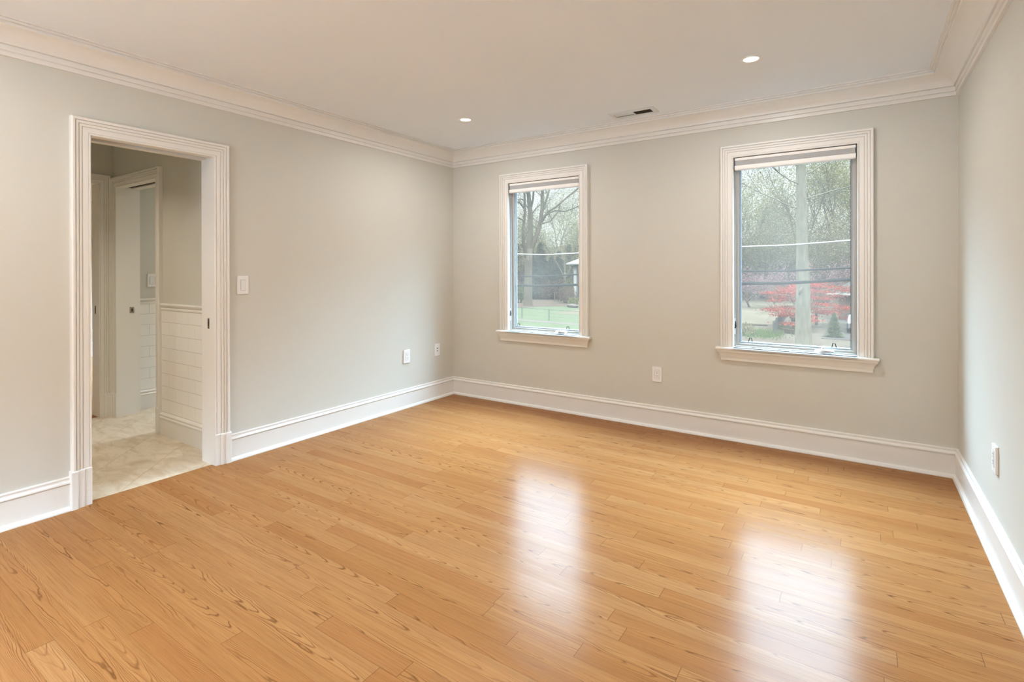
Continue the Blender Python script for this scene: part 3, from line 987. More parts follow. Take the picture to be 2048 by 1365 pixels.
# ceiling vent
r = root('ceiling_vent', (2.064, -0.299, H), 'flat metal ceiling air vent above the space between windows', 'air vent')
vx0, vx1, vy0, vy1 = 1.886, 2.242, -0.377, -0.222
fr = MB()
zt, zb = H - 0.0003, H - 0.006
ix0, ix1, iy0, iy1 = 1.915, 2.207, -0.336, -0.252
fr.box((vx0, vy0, zb), (vx1, iy0, zt)).box((vx0, iy1, zb), (vx1, vy1, zt)).box((vx0, iy0, zb), (ix0, iy1, zt)).box((ix1, iy0, zb), (vx1, iy1, zt)).box((2.060, iy0, zb), (2.072, iy1, zt))
fr.build('frame', M['vent_white'], r, bevel=0.002)
MB().box((ix0, iy0, H - 0.0012), (ix1, iy1, H - 0.0003)).build('duct_opening', M['duct'], r)
sl = MB()
n = 12
for k in range(n):
    x = ix0 + 0.004 + (2.060 - ix0 - 0.004) * k / n
    sl.loft([[(x, yy, H - 0.0040), (x + 0.0095, yy, H - 0.0025), (x + 0.0095, yy, H - 0.0017), (x, yy, H - 0.0032)] for yy in (iy0, iy1 - 0.024)])
    sl.box((x, iy1 - 0.024, H - 0.0040), (x + 0.003, iy1, H - 0.0017))
fix_normals(sl.build('closed_louvre', M['vent_white'], r))
sl = MB()
n = 11
for k in range(n):
    x = 2.075 + (ix1 - 2.075) * k / n
    sl.loft([[(x, yy, H - 0.0015), (x + 0.004, yy, H - 0.0055), (x + 0.0047, yy, H - 0.0055), (x + 0.0007, yy, H - 0.0015)] for yy in (iy0, iy1)])
fix_normals(sl.build('open_louvre', M['vent_slat'], r))

# ------------------------------------------------------------------ outdoors
GZ = -3.0


def G(px, py):
    return on_plane(px, py, 2, GZ)


def poly_ground(name, pts, z, mat, label, cat):
    mb = MB()
    top = [(p[0], p[1], z) for p in pts]
    bot = [(p[0], p[1], GZ - 0.3) for p in pts]
    mb.loft([bot, top])
    o = mb.build(name, mat)
    fix_normals(o)
    return tag(o, label, cat, kind='structure')


def ground_px(name, pix, z, mat, label, cat):
    return poly_ground(name, [G(*q) for q in pix], z, mat, label, cat)


struct('ground', MB().box((-200, 1.5, GZ - 0.5), (160, 190, GZ)), M['ground'], 'bare leaf strewn ground outside the windows', 'ground')
struct('ground_rear', MB().box((-200, -150, GZ - 0.5), (160, 1.5, GZ - 0.02)), M['bounce_ground'], 'unseen ground around the house, brightened to bounce daylight indoors', 'ground')
poly_ground('lawn', [(-60, 29.5), (-6, 29.5), (-9, 45), (-19.5, 48.5), (-24, 54), (-30.2, 55.0), (-29, 47.0), (-31, 45.5), (-60, 62)], GZ + 0.02, M['lawn'], 'mown green lawn outside the left window', 'lawn')
poly_ground('sidewalk', [(-60, 36.8), (-4, 31.3), (-4, 32.5), (-60, 38.2)], GZ + 0.03, M['concrete'], 'pale walk crossing the front of the lawn', 'path')
poly_ground('dry_field', [(-22, 41), (-1.9, 41.0), (-2.9, 53), (-3.4, 80), (-30, 80), (-22, 60)], GZ + 0.03, M['dry'], 'pale dry grass slope outside the right window', 'field')
poly_ground('mulch_bed', [(-36, 46), (-29.5, 45.2), (-28.2, 47.5), (-27.8, 49.5), (-24.5, 52), (-22.6, 50), (-21.5, 52), (-25, 62), (-45, 62)], GZ + 0.035, M['litter'], 'pinkish mulch around the forked tree', 'mulch')
poly_ground('driveway', [(1.55, 33.5), (7, 33.5), (9, 50), (1.15, 50), (1.6, 42)], GZ + 0.03, M['asphalt'], 'grey driveway leading to the brick garage', 'driveway')
poly_ground('lawn_strip', [(-0.2, 41), (1.2, 41.2), (1.05, 47), (-1.6, 47)], GZ + 0.03, M['dry'], 'pale grass strip behind the small red maples', 'lawn')
# wooded hillside far behind
hb = MB()
hx = [(-150 + 10 * k) for k in range(24)]
rows = []
hr = random.Random(3)
for yy, zz in ((92, GZ), (100, -0.5), (112, 3.0), (130, 7.0), (150, 8.5)):
    rows.append([(x, yy + hr.uniform(-2, 2) - max(0, (-x - 30)) * 0.25, zz + (hr.uniform(-0.8, 0.8) if zz > GZ else -0.2)) for x in hx])
hb.loft(rows, closed=False, cap=False)
struct('hillside', hb, M['hill'], 'brown wooded rise far behind the yards', 'hill', smooth=True)


# --- trees
def rand_dir(r):
    a = r.uniform(0, 2 * math.pi)
    z = r.uniform(-1, 1)
    s = math.sqrt(1 - z * z)
    return Vector((s * math.cos(a), s * math.sin(a), z))


def grow(wood, tips, p, d, rad, length, depth, r, spread=0.6, up=0.25, sides=5, nseg=4, kids=(2, 4), shrink=0.62, wig=0.16):
    pts, rr = [Vector(p)], [rad]
    d = Vector(d).normalized()
    for k in range(nseg):
        d = (d + rand_dir(r) * wig + Vector((0, 0, up * 0.12))).normalized()
        pts.append(pts[-1] + d * (length / nseg))
        rr.append(rad * (1 - 0.55 * (k + 1) / nseg))
    wood.tube(pts, rr, sides if depth > 1 else 3, cap=False)
    if depth == 0:
        tips.extend(pts[1:])
        return
    for k in range(r.randint(*kids)):
        i = r.randint(max(1, nseg // 2), nseg)
        nd = (d + rand_dir(r) * spread * 1.5 + Vector((0, 0, up))).normalized()
        grow(wood, tips, pts[i], nd, rr[i] * 0.72, length * shrink * r.uniform(0.7, 1.15), depth - 1, r, spread, up, max(3, sides - 1), max(2, nseg - 1), kids, shrink, wig)
    grow(wood, tips, pts[-1], d, rr[-1], length * shrink, depth - 1, r, spread, up, max(3, sides - 1), max(2, nseg - 1), kids, shrink, wig)


def leaves(mb, pts, r, n, size, jit, flat=1.0):
    for k in range(n):
        p = r.choice(pts) + Vector((r.gauss(0, jit), r.gauss(0, jit), r.gauss(0, jit * flat)))
        a = rand_dir(r)
        if flat < 0.6:
            a = Vector((a.x, a.y, a.z * 0.3)).normalized()
        b = a.cross(rand_dir(r))
        if b.length < 1e-4:
            continue
        b.normalize()
        s = size * r.uniform(0.6, 1.3)
        mb.quad(p - a * s, p + b * s * 0.6, p + a * s, p - b * s * 0.6)
    return mb


def copy_tree(src, loc, rotz, sc, label=None):
    c = src.copy()
    COL.objects.link(c)
    c.location = loc
    c.rotation_euler = (0, 0, rotz)
    c.scale = sc
    if label:
        c['label'] = label
    for ch in src.children:
        k = ch.copy()
        COL.objects.link(k)
        k.parent = c
    return c


def bare_tree(name, label, group, seed, h, rad, nleaf, lsize, bark, leaf, jit=0.45, depth=4, spread=0.55, up=0.25, trunk_h=0.35, kids=(2, 4), flat=1.0):
    r = random.Random(seed)
    t = root(name, (0, 0, 0), label, 'tree', group)
    tr = MB()
    n = 5
    pts = [Vector((0, 0, -0.2))]
    for k in range(n):
        pts.append(Vector((pts[-1].x + r.uniform(-.15, .15), pts[-1].y + r.uniform(-.15, .15), h * trunk_h * (k + 1) / n)))
    rr = [rad * 1.25] + [rad * (1 - 0.3 * (k + 1) / n) for k in range(n)]
    tr.tube(pts, rr, 8)
    tr.build('trunk', bark, t, smooth=True)
    wood, tips = MB(), []
    for k in range(r.randint(3, 4)):
        d = Vector((r.uniform(-1, 1) * spread, r.uniform(-1, 1) * spread, 1)).normalized()
        grow(wood, tips, pts[-1] - Vector((0, 0, r.uniform(0, h * 0.1))), d, rad * 0.5, h * 0.28, depth, r, spread, up, kids=kids)
    wood.build('branches', bark, t, smooth=True)
    if nleaf:
        leaves(MB(), tips, r, nleaf, lsize, jit, flat).build('foliage', leaf, t)
    return t


def conifer(name, label, group, seed, h, w, n, leaf, bark, cat='tree'):
    r = random.Random(seed)
    t = root(name, (0, 0, 0), label, cat, group)
    MB().tube([(0, 0, -0.1), (0, 0, h * 0.5), (0, 0, h * 0.97)], [w * 0.07, w * 0.05, w * 0.01], 6).build('trunk', bark, t)
    mb = MB()
    for k in range(n):
        q = r.random() ** 0.8
        z = h * (0.06 + 0.94 * q)
        rad = w * 0.5 * (1 - q) ** 0.85 * (0.85 + 0.25 * math.sin(z / h * 40))
        a = r.uniform(0, 2 * math.pi)
        rr_ = rad * math.sqrt(r.uniform(0.1, 1))
        p = Vector((rr_ * math.cos(a), rr_ * math.sin(a), z - 0.25 * rr_))
        d = Vector((math.cos(a), math.sin(a), -0.35 + r.uniform(-0.25, 0.35))).normalized()
        b = d.cross(Vector((0, 0, 1))).normalized()
        s = w * 0.06 * r.uniform(0.7, 1.5)
        mb.quad(p - d * s, p + b * s * 0.45, p + d * s * 1.3, p - b * s * 0.45)
    mb.build('foliage', leaf, t)
    return t


def bush(name, label, group, seed, w, h, n, size, leaf, bark, cat='shrub', stems=14):
    r = random.Random(seed)
    t = root(name, (0, 0, 0), label, cat, group)
    st, tips = MB(), []
    for k in range(stems):
        a = r.uniform(0, 6.28)
        d = Vector((math.cos(a) * r.uniform(0.1, 0.7), math.sin(a) * r.uniform(0.1, 0.7), 1)).normalized()
        grow(st, tips, (0.1 * w * math.cos(a), 0.1 * w * math.sin(a), -0.05), d, 0.02 * h, h * 0.5, 1, r, 0.6, 0.2, 3, 3, (2, 3), 0.6)
    st.build('stems', bark, t)
    mb = MB()
    for k in range(n):
        a, c, q = r.uniform(0, 6.28), r.uniform(-0.2, 1), r.uniform(0.55, 1)
        s_ = math.sqrt(max(0, 1 - c * c)) * q
        p = Vector((w / 2 * s_ * math.cos(a), w / 2 * s_ * math.sin(a), max(0.03, h * (0.25 + 0.75 * c * q))))
        a1 = rand_dir(r)
        b1 = a1.cross(rand_dir(r))
        if b1.length < 1e-4:
            continue
        b1.normalize()
        s = size * r.uniform(0.6, 1.3)
        mb.quad(p - a1 * s, p + b1 * s * 0.6, p + a1 * s, p - b1 * s * 0.6)
    mb.build('foliage', leaf, t)
    return t


def place(o, p, rz=0.0, sc=(1, 1, 1)):
    o.location = p
    o.rotation_euler = (0, 0, rz)
    o.scale = sc
    return o


# forked tree outside the left window, leaders laid out at its real distance
fb = G(1056, 612)
fd = depth_of(fb)
ft = root('forked_tree', fb, 'large grey forked bare tree on the lawn outside the left window', 'tree')
fr_ = random.Random(11)
PXM = FPX / fd


def FT(px, py, dd=0.0):
    return at_depth(px, py, fd + dd)


tk = MB()
tk.tube([FT(1056, 617), FT(1056, 611), FT(1056, 596), FT(1056.5, 560), FT(1057, 525), FT(1057.5, 498)], [0.78, 0.62, 0.52, 0.47, 0.46, 0.50], 12)
tk.build('trunk', M['bark_brown'], ft, smooth=True)
wood, tips = MB(), []
leaders = [
    ([(1056, 505, 0), (1060, 470, .5), (1061, 430, .8), (1058, 400, .8), (1055, 360, .6), (1056, 320, 0)], 0.40),
    ([(1054, 520, 0), (1047, 490, -.6), (1046, 460, -1), (1050, 425, -1), (1049, 385, -1.5), (1052, 340, -2)], 0.24),
    ([(1058, 510, 0), (1070, 478, .5), (1079, 455, 1), (1084, 420, 1.5), (1085, 380, 1.5), (1084, 330, 1.2)], 0.34),
    ([(1084, 425, 1.5), (1093, 400, 2), (1099, 378, 2.5), (1106, 350, 3)], 0.16),
    ([(1083, 440, 1.4), (1096, 424, 1.2), (1112, 414, 1), (1130, 398, 1), (1152, 380, 1.5), (1170, 365, 2)], 0.15),
    ([(1080, 452, 1.2), (1092, 430, .5), (1110, 421, 0), (1130, 423, -.5), (1152, 415, -1), (1180, 400, -1)], 0.13),
    ([(1082, 448, -.5), (1100, 443, -1), (1116, 424, -1.2), (1122, 405, -1.5)], 0.11),
    ([(1062, 415, .8), (1066, 398, .3), (1068, 372, 0), (1070, 340, 0)], 0.17),
    ([(1049, 418, -1), (1041, 408, -1.5), (1033, 402, -2), (1020, 395, -3)], 0.10),
    ([(1047, 442, -1), (1040, 437, -1.5), (1030, 434, -2)], 0.09),
    ([(1049, 402, -1), (1042, 398, -2), (1034, 400, -3)], 0.09),
    ([(1064, 428, .8), (1072, 417, .5), (1080, 409, 0)], 0.07),
]
for pl, rad in leaders:
    pts = [FT(*q) for q in pl]
    n = len(pts)
    rr = [rad * (1 - 0.55 * k / (n - 1)) for k in range(n)]
    wood.tube(pts, rr, 8, cap=False)
    for k in range(1, n):
        for q in range(2):
            i = fr_.uniform(k - 1, k)
            a = pts[k - 1].lerp(pts[k], i - (k - 1))
            d = (pts[k] - pts[k - 1]).normalized() + rand_dir(fr_) * 0.9 + Vector((0, 0, 0.15))
            grow(wood, tips, a, d, max(0.02, rad * 0.16), 1.9 * fr_.uniform(0.7, 1.3), 2, fr_, 0.6, 0.15, 4, 4, (2, 3), 0.7)
wood.build('branches', M['bark_brown'], ft, smooth=True)
leaves(MB(), tips, fr_, 1500, 0.07, 0.3).build('foliage', M['bud_green'], ft)

# straight tall trunk outside the right window
sb = Vector((0.98, 28.4, GZ))
sd = depth_of(sb)
st_ = root('shade_tree', sb, 'tall straight pale grey trunk outside the right window', 'tree')
sr = random.Random(5)


def ST(px, py, dd=0.0):
    return at_depth(px, py, sd + dd)


tk = MB()
tk.tube([ST(1607, 712), ST(1607, 690), ST(1606.5, 660), ST(1606, 610), ST(1606, 560), ST(1604, 500), ST(1603, 430), ST(1602, 340), ST(1600, 250), ST(1598, 150), ST(1597, 60)],
        [0.56, 0.44, 0.395, 0.36, 0.33, 0.29, 0.27, 0.24, 0.20, 0.15, 0.09], 14)
tk.build('trunk', M['bark_grey'], st_, smooth=True)
kn = MB()
kn.tube([ST(1603, 575, -0.30), ST(1600, 583, -0.42), ST(1598, 590, -0.40)], [0.05, 0.08, 0.03], 8)
kn.build('knot', M['bark_brown'], st_, smooth=True)
wood, tips = MB(), []
for (px, py), (dx, dy), ln, rad in [((1603, 420), (-1, 0.25), 4.2, .08), ((1603, 400), (1, 0.1), 4.2, .09), ((1602, 370), (-1, 0.3), 4.5, .08), ((1602, 352), (1, 0.35), 4.5, .08), ((1602, 335), (-0.8, 0.5), 4.0, .07),
                                    ((1602, 325), (0.9, 0.3), 4.5, .07), ((1601, 300), (-1, 0.6), 5, .08), ((1601, 280), (1, 0.7), 5, .08), ((1600, 240), (-1, .7), 5, .08), ((1600, 215), (1, .7), 5, .08),
                                    ((1599, 170), (-.8, 1), 4, .07), ((1598, 150), (.8, 1), 4, .07)]:
    d = CR * dx + Vector((0, 0, dy)) + CF * sr.uniform(-0.5, 0.5)
    grow(wood, tips, ST(px, py), d, rad * 0.42, ln, 3, sr, 0.5, 0.12, 5, 5, (3, 4), 0.62)
wood.build('branches', M['bark_grey'], st_, smooth=True)
leaves(MB(), tips, sr, 2600, 0.022, 0.2).build('foliage', M['bud_green'], st_)

# low red maples
mp = root('red_maple', (0, 0, 0), 'low red leaved maple with forked trunk left of the tall grey trunk', 'tree', 'small red leaved maples')
mr_ = random.Random(8)
wood, tips = MB(), []
tk = MB()
tk.tube([(0, 0, -.1), (0.02, 0, .5)], [0.11, 0.09], 8)
tk.tube([(0.02, 0, .4), (-.25, .1, 1.1), (-.6, .2, 1.8)], [0.08, .065, .05], 6)
tk.tube([(0.02, 0, .4), (.3, -.1, 1.2), (.55, .1, 2.0)], [0.08, .065, .05], 6)
tk.build('trunk', M['bark_twig'], mp, smooth=True)
for k in range(18):
    a = 2 * math.pi * k / 18 + mr_.uniform(-.2, .2)
    z = mr_.uniform(1.0, 2.6)
    d = Vector((math.cos(a), math.sin(a), mr_.uniform(-0.05, 0.3)))
    grow(wood, tips, (0.25 * math.cos(a), 0.25 * math.sin(a), z), d, 0.035, 1.5, 2, mr_, 0.35, 0.02, 4, 4, (2, 3), 0.62)
wood.build('branches', M['bark_twig'], mp)
lf = MB()
for layer in range(26):
    a, rad, z = mr_.uniform(0, 6.28), mr_.uniform(0.5, 2.6), mr_.uniform(0.75, 3.5)
    c = Vector((rad * math.cos(a), rad * math.sin(a), z - 0.10 * rad))
    for k in range(170):
        q = c + Vector((mr_.gauss(0, .42), mr_.gauss(0, .42), mr_.gauss(0, .055)))
        s = 0.062 * mr_.uniform(.6, 1.3)
        a1 = Vector((mr_.uniform(-1, 1), mr_.uniform(-1, 1), mr_.uniform(-.6, .6))).normalized()
        b1 = a1.cross(rand_dir(mr_)).normalized()
        lf.quad(q - a1 * s, q + b1 * s * .7, q + a1 * s, q - b1 * s * .7)
lf.build('foliage', M['red_leaf'], mp)
place(mp, G(1586, 657))
copy_tree(mp, G(1633, 651), 2.1, (1.05, 1.05, 1.05), 'low red leaved maple right of the tall grey trunk, before the brick garage')

# conical shrub by the driveway
place(conifer('conical_shrub', 'small green conical evergreen beside the driveway', None, 9, 1.55, 1.3, 2600, M['shrub_green'], M['bark_brown'], 'shrub'), G(1668, 675))

# shrubs and brush
gb = bush('low_shrub', 'twiggy grey shrub in the left corner of the right window view', None, 31, 1.2, 1.0, 260, 0.06, M['bud_olive'], M['bark_twig'])
place(gb, G(1494, 672))
place(bush('bed_shrub', 'green clump growing in the timber edged bed', None, 33, 2.4, 0.5, 700, 0.07, M['shrub_green'], M['bark_twig']), G(1584, 660))
place(bush('yellow_shrub', 'yellow leaved bush by the white house corner', None, 34, 1.5, 1.0, 500, 0.08, M['shrub_yellow'], M['bark_twig']), G(1147, 610))
place(bush('russet_shrub', 'round russet bush in front of the chain link fence', None, 35, 3.0, 2.4, 900, 0.10, M['brush_red'], M['bark_pink']), G(1134, 607))
place(bush('light_green_shrub', 'bright green bush behind the chain link fence', None, 36, 2.6, 3.3, 900, 0.11, M['shrub_yellow'], M['bark_twig']), G(1139, 601))
place(bush('leafy_shrub', 'leafy green shrub left of the forked tree', None, 37, 2.6, 2.6, 700, 0.11, M['shrub_green'], M['bark_twig']), G(1038, 606))
place(bush('bare_shrub', 'grey twiggy bush between the red maples', None, 38, 1.6, 1.6, 200, 0.06, M['bud_olive'], M['bark_twig'], stems=26), G(1598, 650))
br = bush('thicket', 'low russet thicket at the foot of the woods', 'russet thickets at the foot of the woods', 39, 5.0, 3.6, 1500, 0.13, M['brush_red'], M['bark_pink'], 'thicket', 26)
first = True
for px, py, sc in ((1078, 598, 1.0), (1092, 599, .8), (1040, 597, 1.5), (1064, 597, .9), (1122, 598, .9), (1028, 598, 1.6), (1105, 597, .8), (1160, 597, 1.0), (1500, 592, .6), (1530, 594, .55), (1558, 594, .6), (1470, 594, .7)):
    p = G(px, py)
    if first:
        place(br, p, 0, (sc, sc, sc)); first = False
    else:
        copy_tree(br, p, rng.uniform(0, 6), (sc, sc, sc * rng.uniform(.8, 1.2)))

# tall grass clump as one uncountable thing
gm = MB()
for k in range(1500):
    x = rng.gauss(0, 0.75)
    y = rng.gauss(0, 0.9)
    p = Vector((-1.95 + x * 0.8, 33.6 + y, GZ + 0.0))
    hgt = rng.uniform(.15, .42)
    l = Vector((rng.uniform(-.12, .12), rng.uniform(-.12, .12), hgt))
    s = Vector((rng.uniform(-.02, .02), rng.uniform(-.02, .02), 0)) + Vector((0.018, 0, 0))
    gm.add([p - s, p + s, p + l], [(0, 1, 2)])
tag(gm.build('long_grass', M['grass_blade']), 'bright green long grass beside the dark picket fence', 'grass', kind='stuff')

# background woods
vars_ = [
    bare_tree('woodland_tree', 'bare budding tree in the hazy woods behind the yards', 'bare trees of the background woods', 41, 21, 0.30, 8000, 0.085, M['bark_twig'], M['bud_green'], 0.75, 4, 0.5, 0.22, 0.22),
    bare_tree('woodland_tree', 'bare budding tree in the hazy woods behind the yards', 'bare trees of the background woods', 42, 17, 0.26, 8000, 0.085, M['bark_twig'], M['bud_olive'], 0.75, 4, 0.6, 0.15, 0.15),
    bare_tree('woodland_tree', 'bare budding tree in the hazy woods behind the yards', 'bare trees of the background woods', 43, 12, 0.20, 7000, 0.075, M['bark_pink'], M['bud_olive'], 0.6, 4, 0.75, 0.05, 0.12),
]
ev = conifer('evergreen_tree', 'dark evergreen tree at the edge of the woods', 'dark evergreens at the edge of the woods', 44, 9.0, 5.5, 3800, M['evergreen'], M['bark_brown'])
rb = bare_tree('redbud_tree', 'small pinkish flowering tree behind the dry grass slope', 'pinkish flowering trees behind the dry grass', 45, 6.5, 0.13, 1500, 0.08, M['bark_pink'], M['pink_bud'], 0.4, 4, 0.8, 0.05, 0.15)


def scatter(srcs, spots, label_keep=True):
    used = set()
    for i, (az, dist, sc) in enumerate(spots):
        s = srcs[i % len(srcs)]
        a = math.radians(az)
        p = Vector((CAM.x + math.sin(a) * dist, CAM.y + math.cos(a) * dist, GZ))
        if dist > 95:
            p.z += min(9.0, (dist - 95) * 0.22)
        rz = rng.uniform(0, 6.28)
        v = (sc, sc, sc * rng.uniform(0.88, 1.12))
        if id(s) not in used:
            place(s, p, rz, v); used.add(id(s))
        else:
            copy_tree(s, p, rz, v)


spots = []
for dist, step, sc in ((84, 2.5, 0.8), (97, 2.2, 1.0), (112, 2.0, 1.12)):
    az = -41.0
    while az < -19:
        spots.append((az + rng.uniform(-.6, .6), dist + rng.uniform(-4, 4), sc * rng.uniform(.8, 1.15)))
        az += step
    az = -17.0
    while az < 16:
        spots.append((az + rng.uniform(-.6, .6), dist * 0.93 + rng.uniform(-4, 4), sc * rng.uniform(1.1, 1.4)))
        az += step
rng.shuffle(spots)
scatter(vars_, spots)
scatter([ev], [(-31.6, 79, .9), (-30.6, 82, 1.0), (-29.4, 85, .85), (-28.6, 82, .75), (-27.5, 86, .9), (-33.5, 86, 1.1), (-25.5, 84, 1.0), (-6.5, 84, .5), (-12.5, 84, .8), (-36, 86, 1.1), (-3.4, 80, .45)])
scatter([rb], [(-9.2, 66, 1.0), (-6.8, 64, .95), (-4.6, 66, 1.0), (-1.6, 68, 1.05), (-11.5, 66, 1.0), (0.8, 67, 1.0)])

# overhead cables along the street
def cable(label, pix, y, rad, mat, group=None):
    pts = [on_plane(px, py, 1, y) for px, py in pix]
    # carry the line on past both windows
    d0 = pts[0] - pts[1]
    d1 = pts[-1] - pts[-2]
    pts = [pts[0] + d0.normalized() * 9 + Vector((0, 0, 0.35))] + pts + [pts[-1] + d1.normalized() * 9 + Vector((0, 0, 0.3))]
    fine = []
    for i in range(len(pts) - 1):
        p0, p1, p2, p3 = pts[max(0, i - 1)], pts[i], pts[i + 1], pts[min(len(pts) - 1, i + 2)]
        for k in range(8):
            t = k / 8
            fine.append(0.5 * ((2 * p1) + (p2 - p0) * t + (2 * p0 - 5 * p1 + 4 * p2 - p3) * t * t + (3 * p1 - p0 - 3 * p2 + p3) * t ** 3))
    fine.append(pts[-1])
    o = MB().tube(fine, rad, 8).build('overhead_cable', mat, smooth=True)
    return tag(o, label, 'cable', 'overhead street cables')


cable('white overhead cable, highest of the three outside the windows', [(1036, 508.8), (1154, 507.0), (1486, 494), (1697, 481.5)], 11.0, 0.021, M['cable_white'])
cable('thin dark overhead cable, middle of the three outside the windows', [(1036, 553), (1154, 549.5), (1486, 543), (1697, 536)], 11.2, 0.025, M['cable_black'])
cable('thick dark overhead cable, lowest of the three outside the windows', [(1036, 571), (1154, 570), (1486, 567.5), (1697, 559.5)], 11.4, 0.040, M['cable_black'])

# thin wire fence along the lawn
wf = root('wire_fence', G(1098, 642), 'low thin wire fence with slim dark posts on the lawn', 'fence')
fp = [Vector((-31.4, 37.2, GZ)), Vector((-28.2, 36.5, GZ)), Vector((-25.0, 35.9, GZ)), G(1044, 637), G(1098, 642), Vector((-15.4, 34.0, GZ)), Vector((-12.2, 33.5, GZ))]
for p in fp:
    MB().tube([p - Vector((0, 0, .1)), p + Vector((0, 0, 0.98))], 0.035, 6).build('post', M['iron'], wf)
wr = MB()
for zz in (0.95, 0.35):
    wr.tube([p + Vector((0, 0, zz)) for p in fp], 0.016 if zz > .5 else 0.006, 5)
wr.build('strand', M['iron'], wf)

# chain link gate and fence far down the lawn
cf = root('chain_link_fence', G(1109, 605), 'distant chain link fence with pale steel posts by the white house', 'fence')
g0, g1, g2, g3 = G(1109, 604), G(1121, 604), G(1148, 603), G(1175, 602)
for p in (g0, g1, g2, g3):
    MB().tube([p - Vector((0, 0, .1)), p + Vector((0, 0, 1.38))], 0.07, 6).build('post', M['galv'], cf)
ml = MB()
for a, b in ((g0, g1), (g1, g2), (g2, g3)):
    for zz in (0.06, 1.32):
        ml.tube([a + Vector((0, 0, zz)), b + Vector((0, 0, zz))], 0.03, 5)
    n = max(4, int((b - a).length / 0.22))
    for k in range(n):
        p0 = a.lerp(b, k / n)
        p1 = a.lerp(b, (k + 1) / n)
        ml.tube([p0 + Vector((0, 0, 0.06)), p1 + Vector((0, 0, 1.32))], 0.008, 3)
        ml.tube([p1 + Vector((0, 0, 0.06)), p0 + Vector((0, 0, 1.32))], 0.008, 3)
ml.build('mesh_panel', M['galv'], cf)

# stones by the white house
for i, (px, py, s) in enumerate(((1140, 615, .55), (1145, 615.5, .65), (1150, 616, .5))):
    p = G(px, py)
    rr = random.Random(60 + i)
    mb = MB()
    prof = []
    for k in range(7):
        t = math.pi * k / 6
        prof.append([(p.x + s * .8 * math.sin(t) * math.cos(a) * (1 + .2 * math.sin(3 * a + i)) + 0.001 * math.cos(a), p.y + s * .8 * math.sin(t) * math.sin(a) + 0.001 * math.sin(a), GZ + .18 - s * .42 * math.cos(t)) for a in [2 * math.pi * j / 9 for j in range(9)]])
    mb.loft(prof)
    o = fix_normals(mb.build('boulder', M['stone_grey'], smooth=True))
    tag(o, 'grey boulder edging the lawn near the white house, %s of three' % ('left one', 'middle one', 'right one')[i], 'rock', 'boulders edging the lawn')

# white house at the right edge of the left window
hp = G(1151.5, 602)
hs = root('white_house', hp, 'white house corner with overhanging pale roof seen in the left window', 'house')
hx0, hy0 = hp.x, hp.y
EZ = 2.15
MB().box((hx0 + .7, hy0 + .4, GZ - .1), (hx0 + 12, hy0 + 9, EZ)).build('wall', M['house_dark'], hs)
MB().box((hx0 - .22, hy0 - .22, GZ - .1), (hx0 + .22, hy0 + .22, EZ)).build('corner_post', M['white_paint'], hs)
rf = MB()
rf.loft([[(hx0 - 1.1, hy0 - .9, EZ), (hx0 + 13, hy0 - .9, EZ), (hx0 + 13, hy0 - .9, EZ + .16), (hx0 - 1.1, hy0 - .9, EZ + .16)],
         [(hx0 - 1.1, hy0 + 10, EZ), (hx0 + 13, hy0 + 10, EZ), (hx0 + 13, hy0 + 10, EZ + .16), (hx0 - 1.1, hy0 + 10, EZ + .16)]])
fix_normals(rf.build('eave', M['soffit'], hs))
rf = MB()
rf.loft([[(hx0 - 1.1, hy0 - .9, EZ + .16), (hx0 + 13, hy0 - .9, EZ + .16), (hx0 + 13, hy0 + 10, EZ + .16), (hx0 - 1.1, hy0 + 10, EZ + .16)],
         [(hx0 + 5.2, hy0 + 4.5, EZ + 3.2), (hx0 + 7, hy0 + 4.5, EZ + 3.2), (hx0 + 7, hy0 + 4.7, EZ + 3.2), (hx0 + 5.2, hy0 + 4.7, EZ + 3.2)]])
fix_normals(rf.build('roof', M['soffit'], hs))
MB().tube([(hx0 - .8, hy0 - .1, EZ), (hx0 - .12, hy0 - .1, EZ - 1.0)], .07, 5).build('brace', M['white_paint'], hs)

# dark picket fence running away beside the dry field
pf = root('picket_fence', (-1.1, 32.7, GZ), 'dark metal picket fence running away from the tall trunk', 'fence')
f0, f1 = Vector((-1.1, 33.2, GZ)), Vector((-2.15, 51.0, GZ))
pm = MB()
n = 95
for k in range(n):
    p = f0.lerp(f1, k / n)
    pm.box((p.x - .014, p.y - .02, GZ), (p.x + .014, p.y + .02, GZ + 0.92))
pm.build('pickets', M['iron'], pf)
rl = MB()
for zz in (0.12, 0.80):
    rl.tube([f0 + Vector((0, 0, zz)), f1 + Vector((0, 0, zz))], 0.024, 5)
rl.build('rail', M['iron'], pf)
for k in range(8):
    p = f0.lerp(f1, k / 7)
    MB().box((p.x - .035, p.y - .035, GZ - .1), (p.x + .035, p.y + .035, GZ + 1.0)).build('post', M['iron'], pf)

# low dark edging along the dry field
ed = [G(1470, 650.5), G(1500, 651.5), G(1535, 653)]
em = MB().tube([p + Vector((0, 0, .06)) for p in ed], 0.05, 6)
tag(em.build('field_edging', M['timber']), 'low dark timber edging along the dry grass slope', 'edging')

# timber edged bed
t0, t1 = G(1562, 666), G(1603, 671)
tm = root('timber_edging', t0, 'weathered timber bed edging in front of the left red maple', 'edging')
dv = (t1 - t0).normalized()
nv = Vector((-dv.y, dv.x, 0)) * 0.09
for zz in (0.0, 0.17):
    MB().loft([[t0 - nv + Vector((0, 0, zz)), t0 + nv + Vector((0, 0, zz)), t0 + nv + Vector((0, 0, zz + .16)), t0 - nv + Vector((0, 0, zz + .16))],
               [t1 - nv + Vector((0, 0, zz)), t1 + nv + Vector((0, 0, zz)), t1 + nv + Vector((0, 0, zz + .16)), t1 - nv + Vector((0, 0, zz + .16))]]).build('timber', M['timber'], tm)

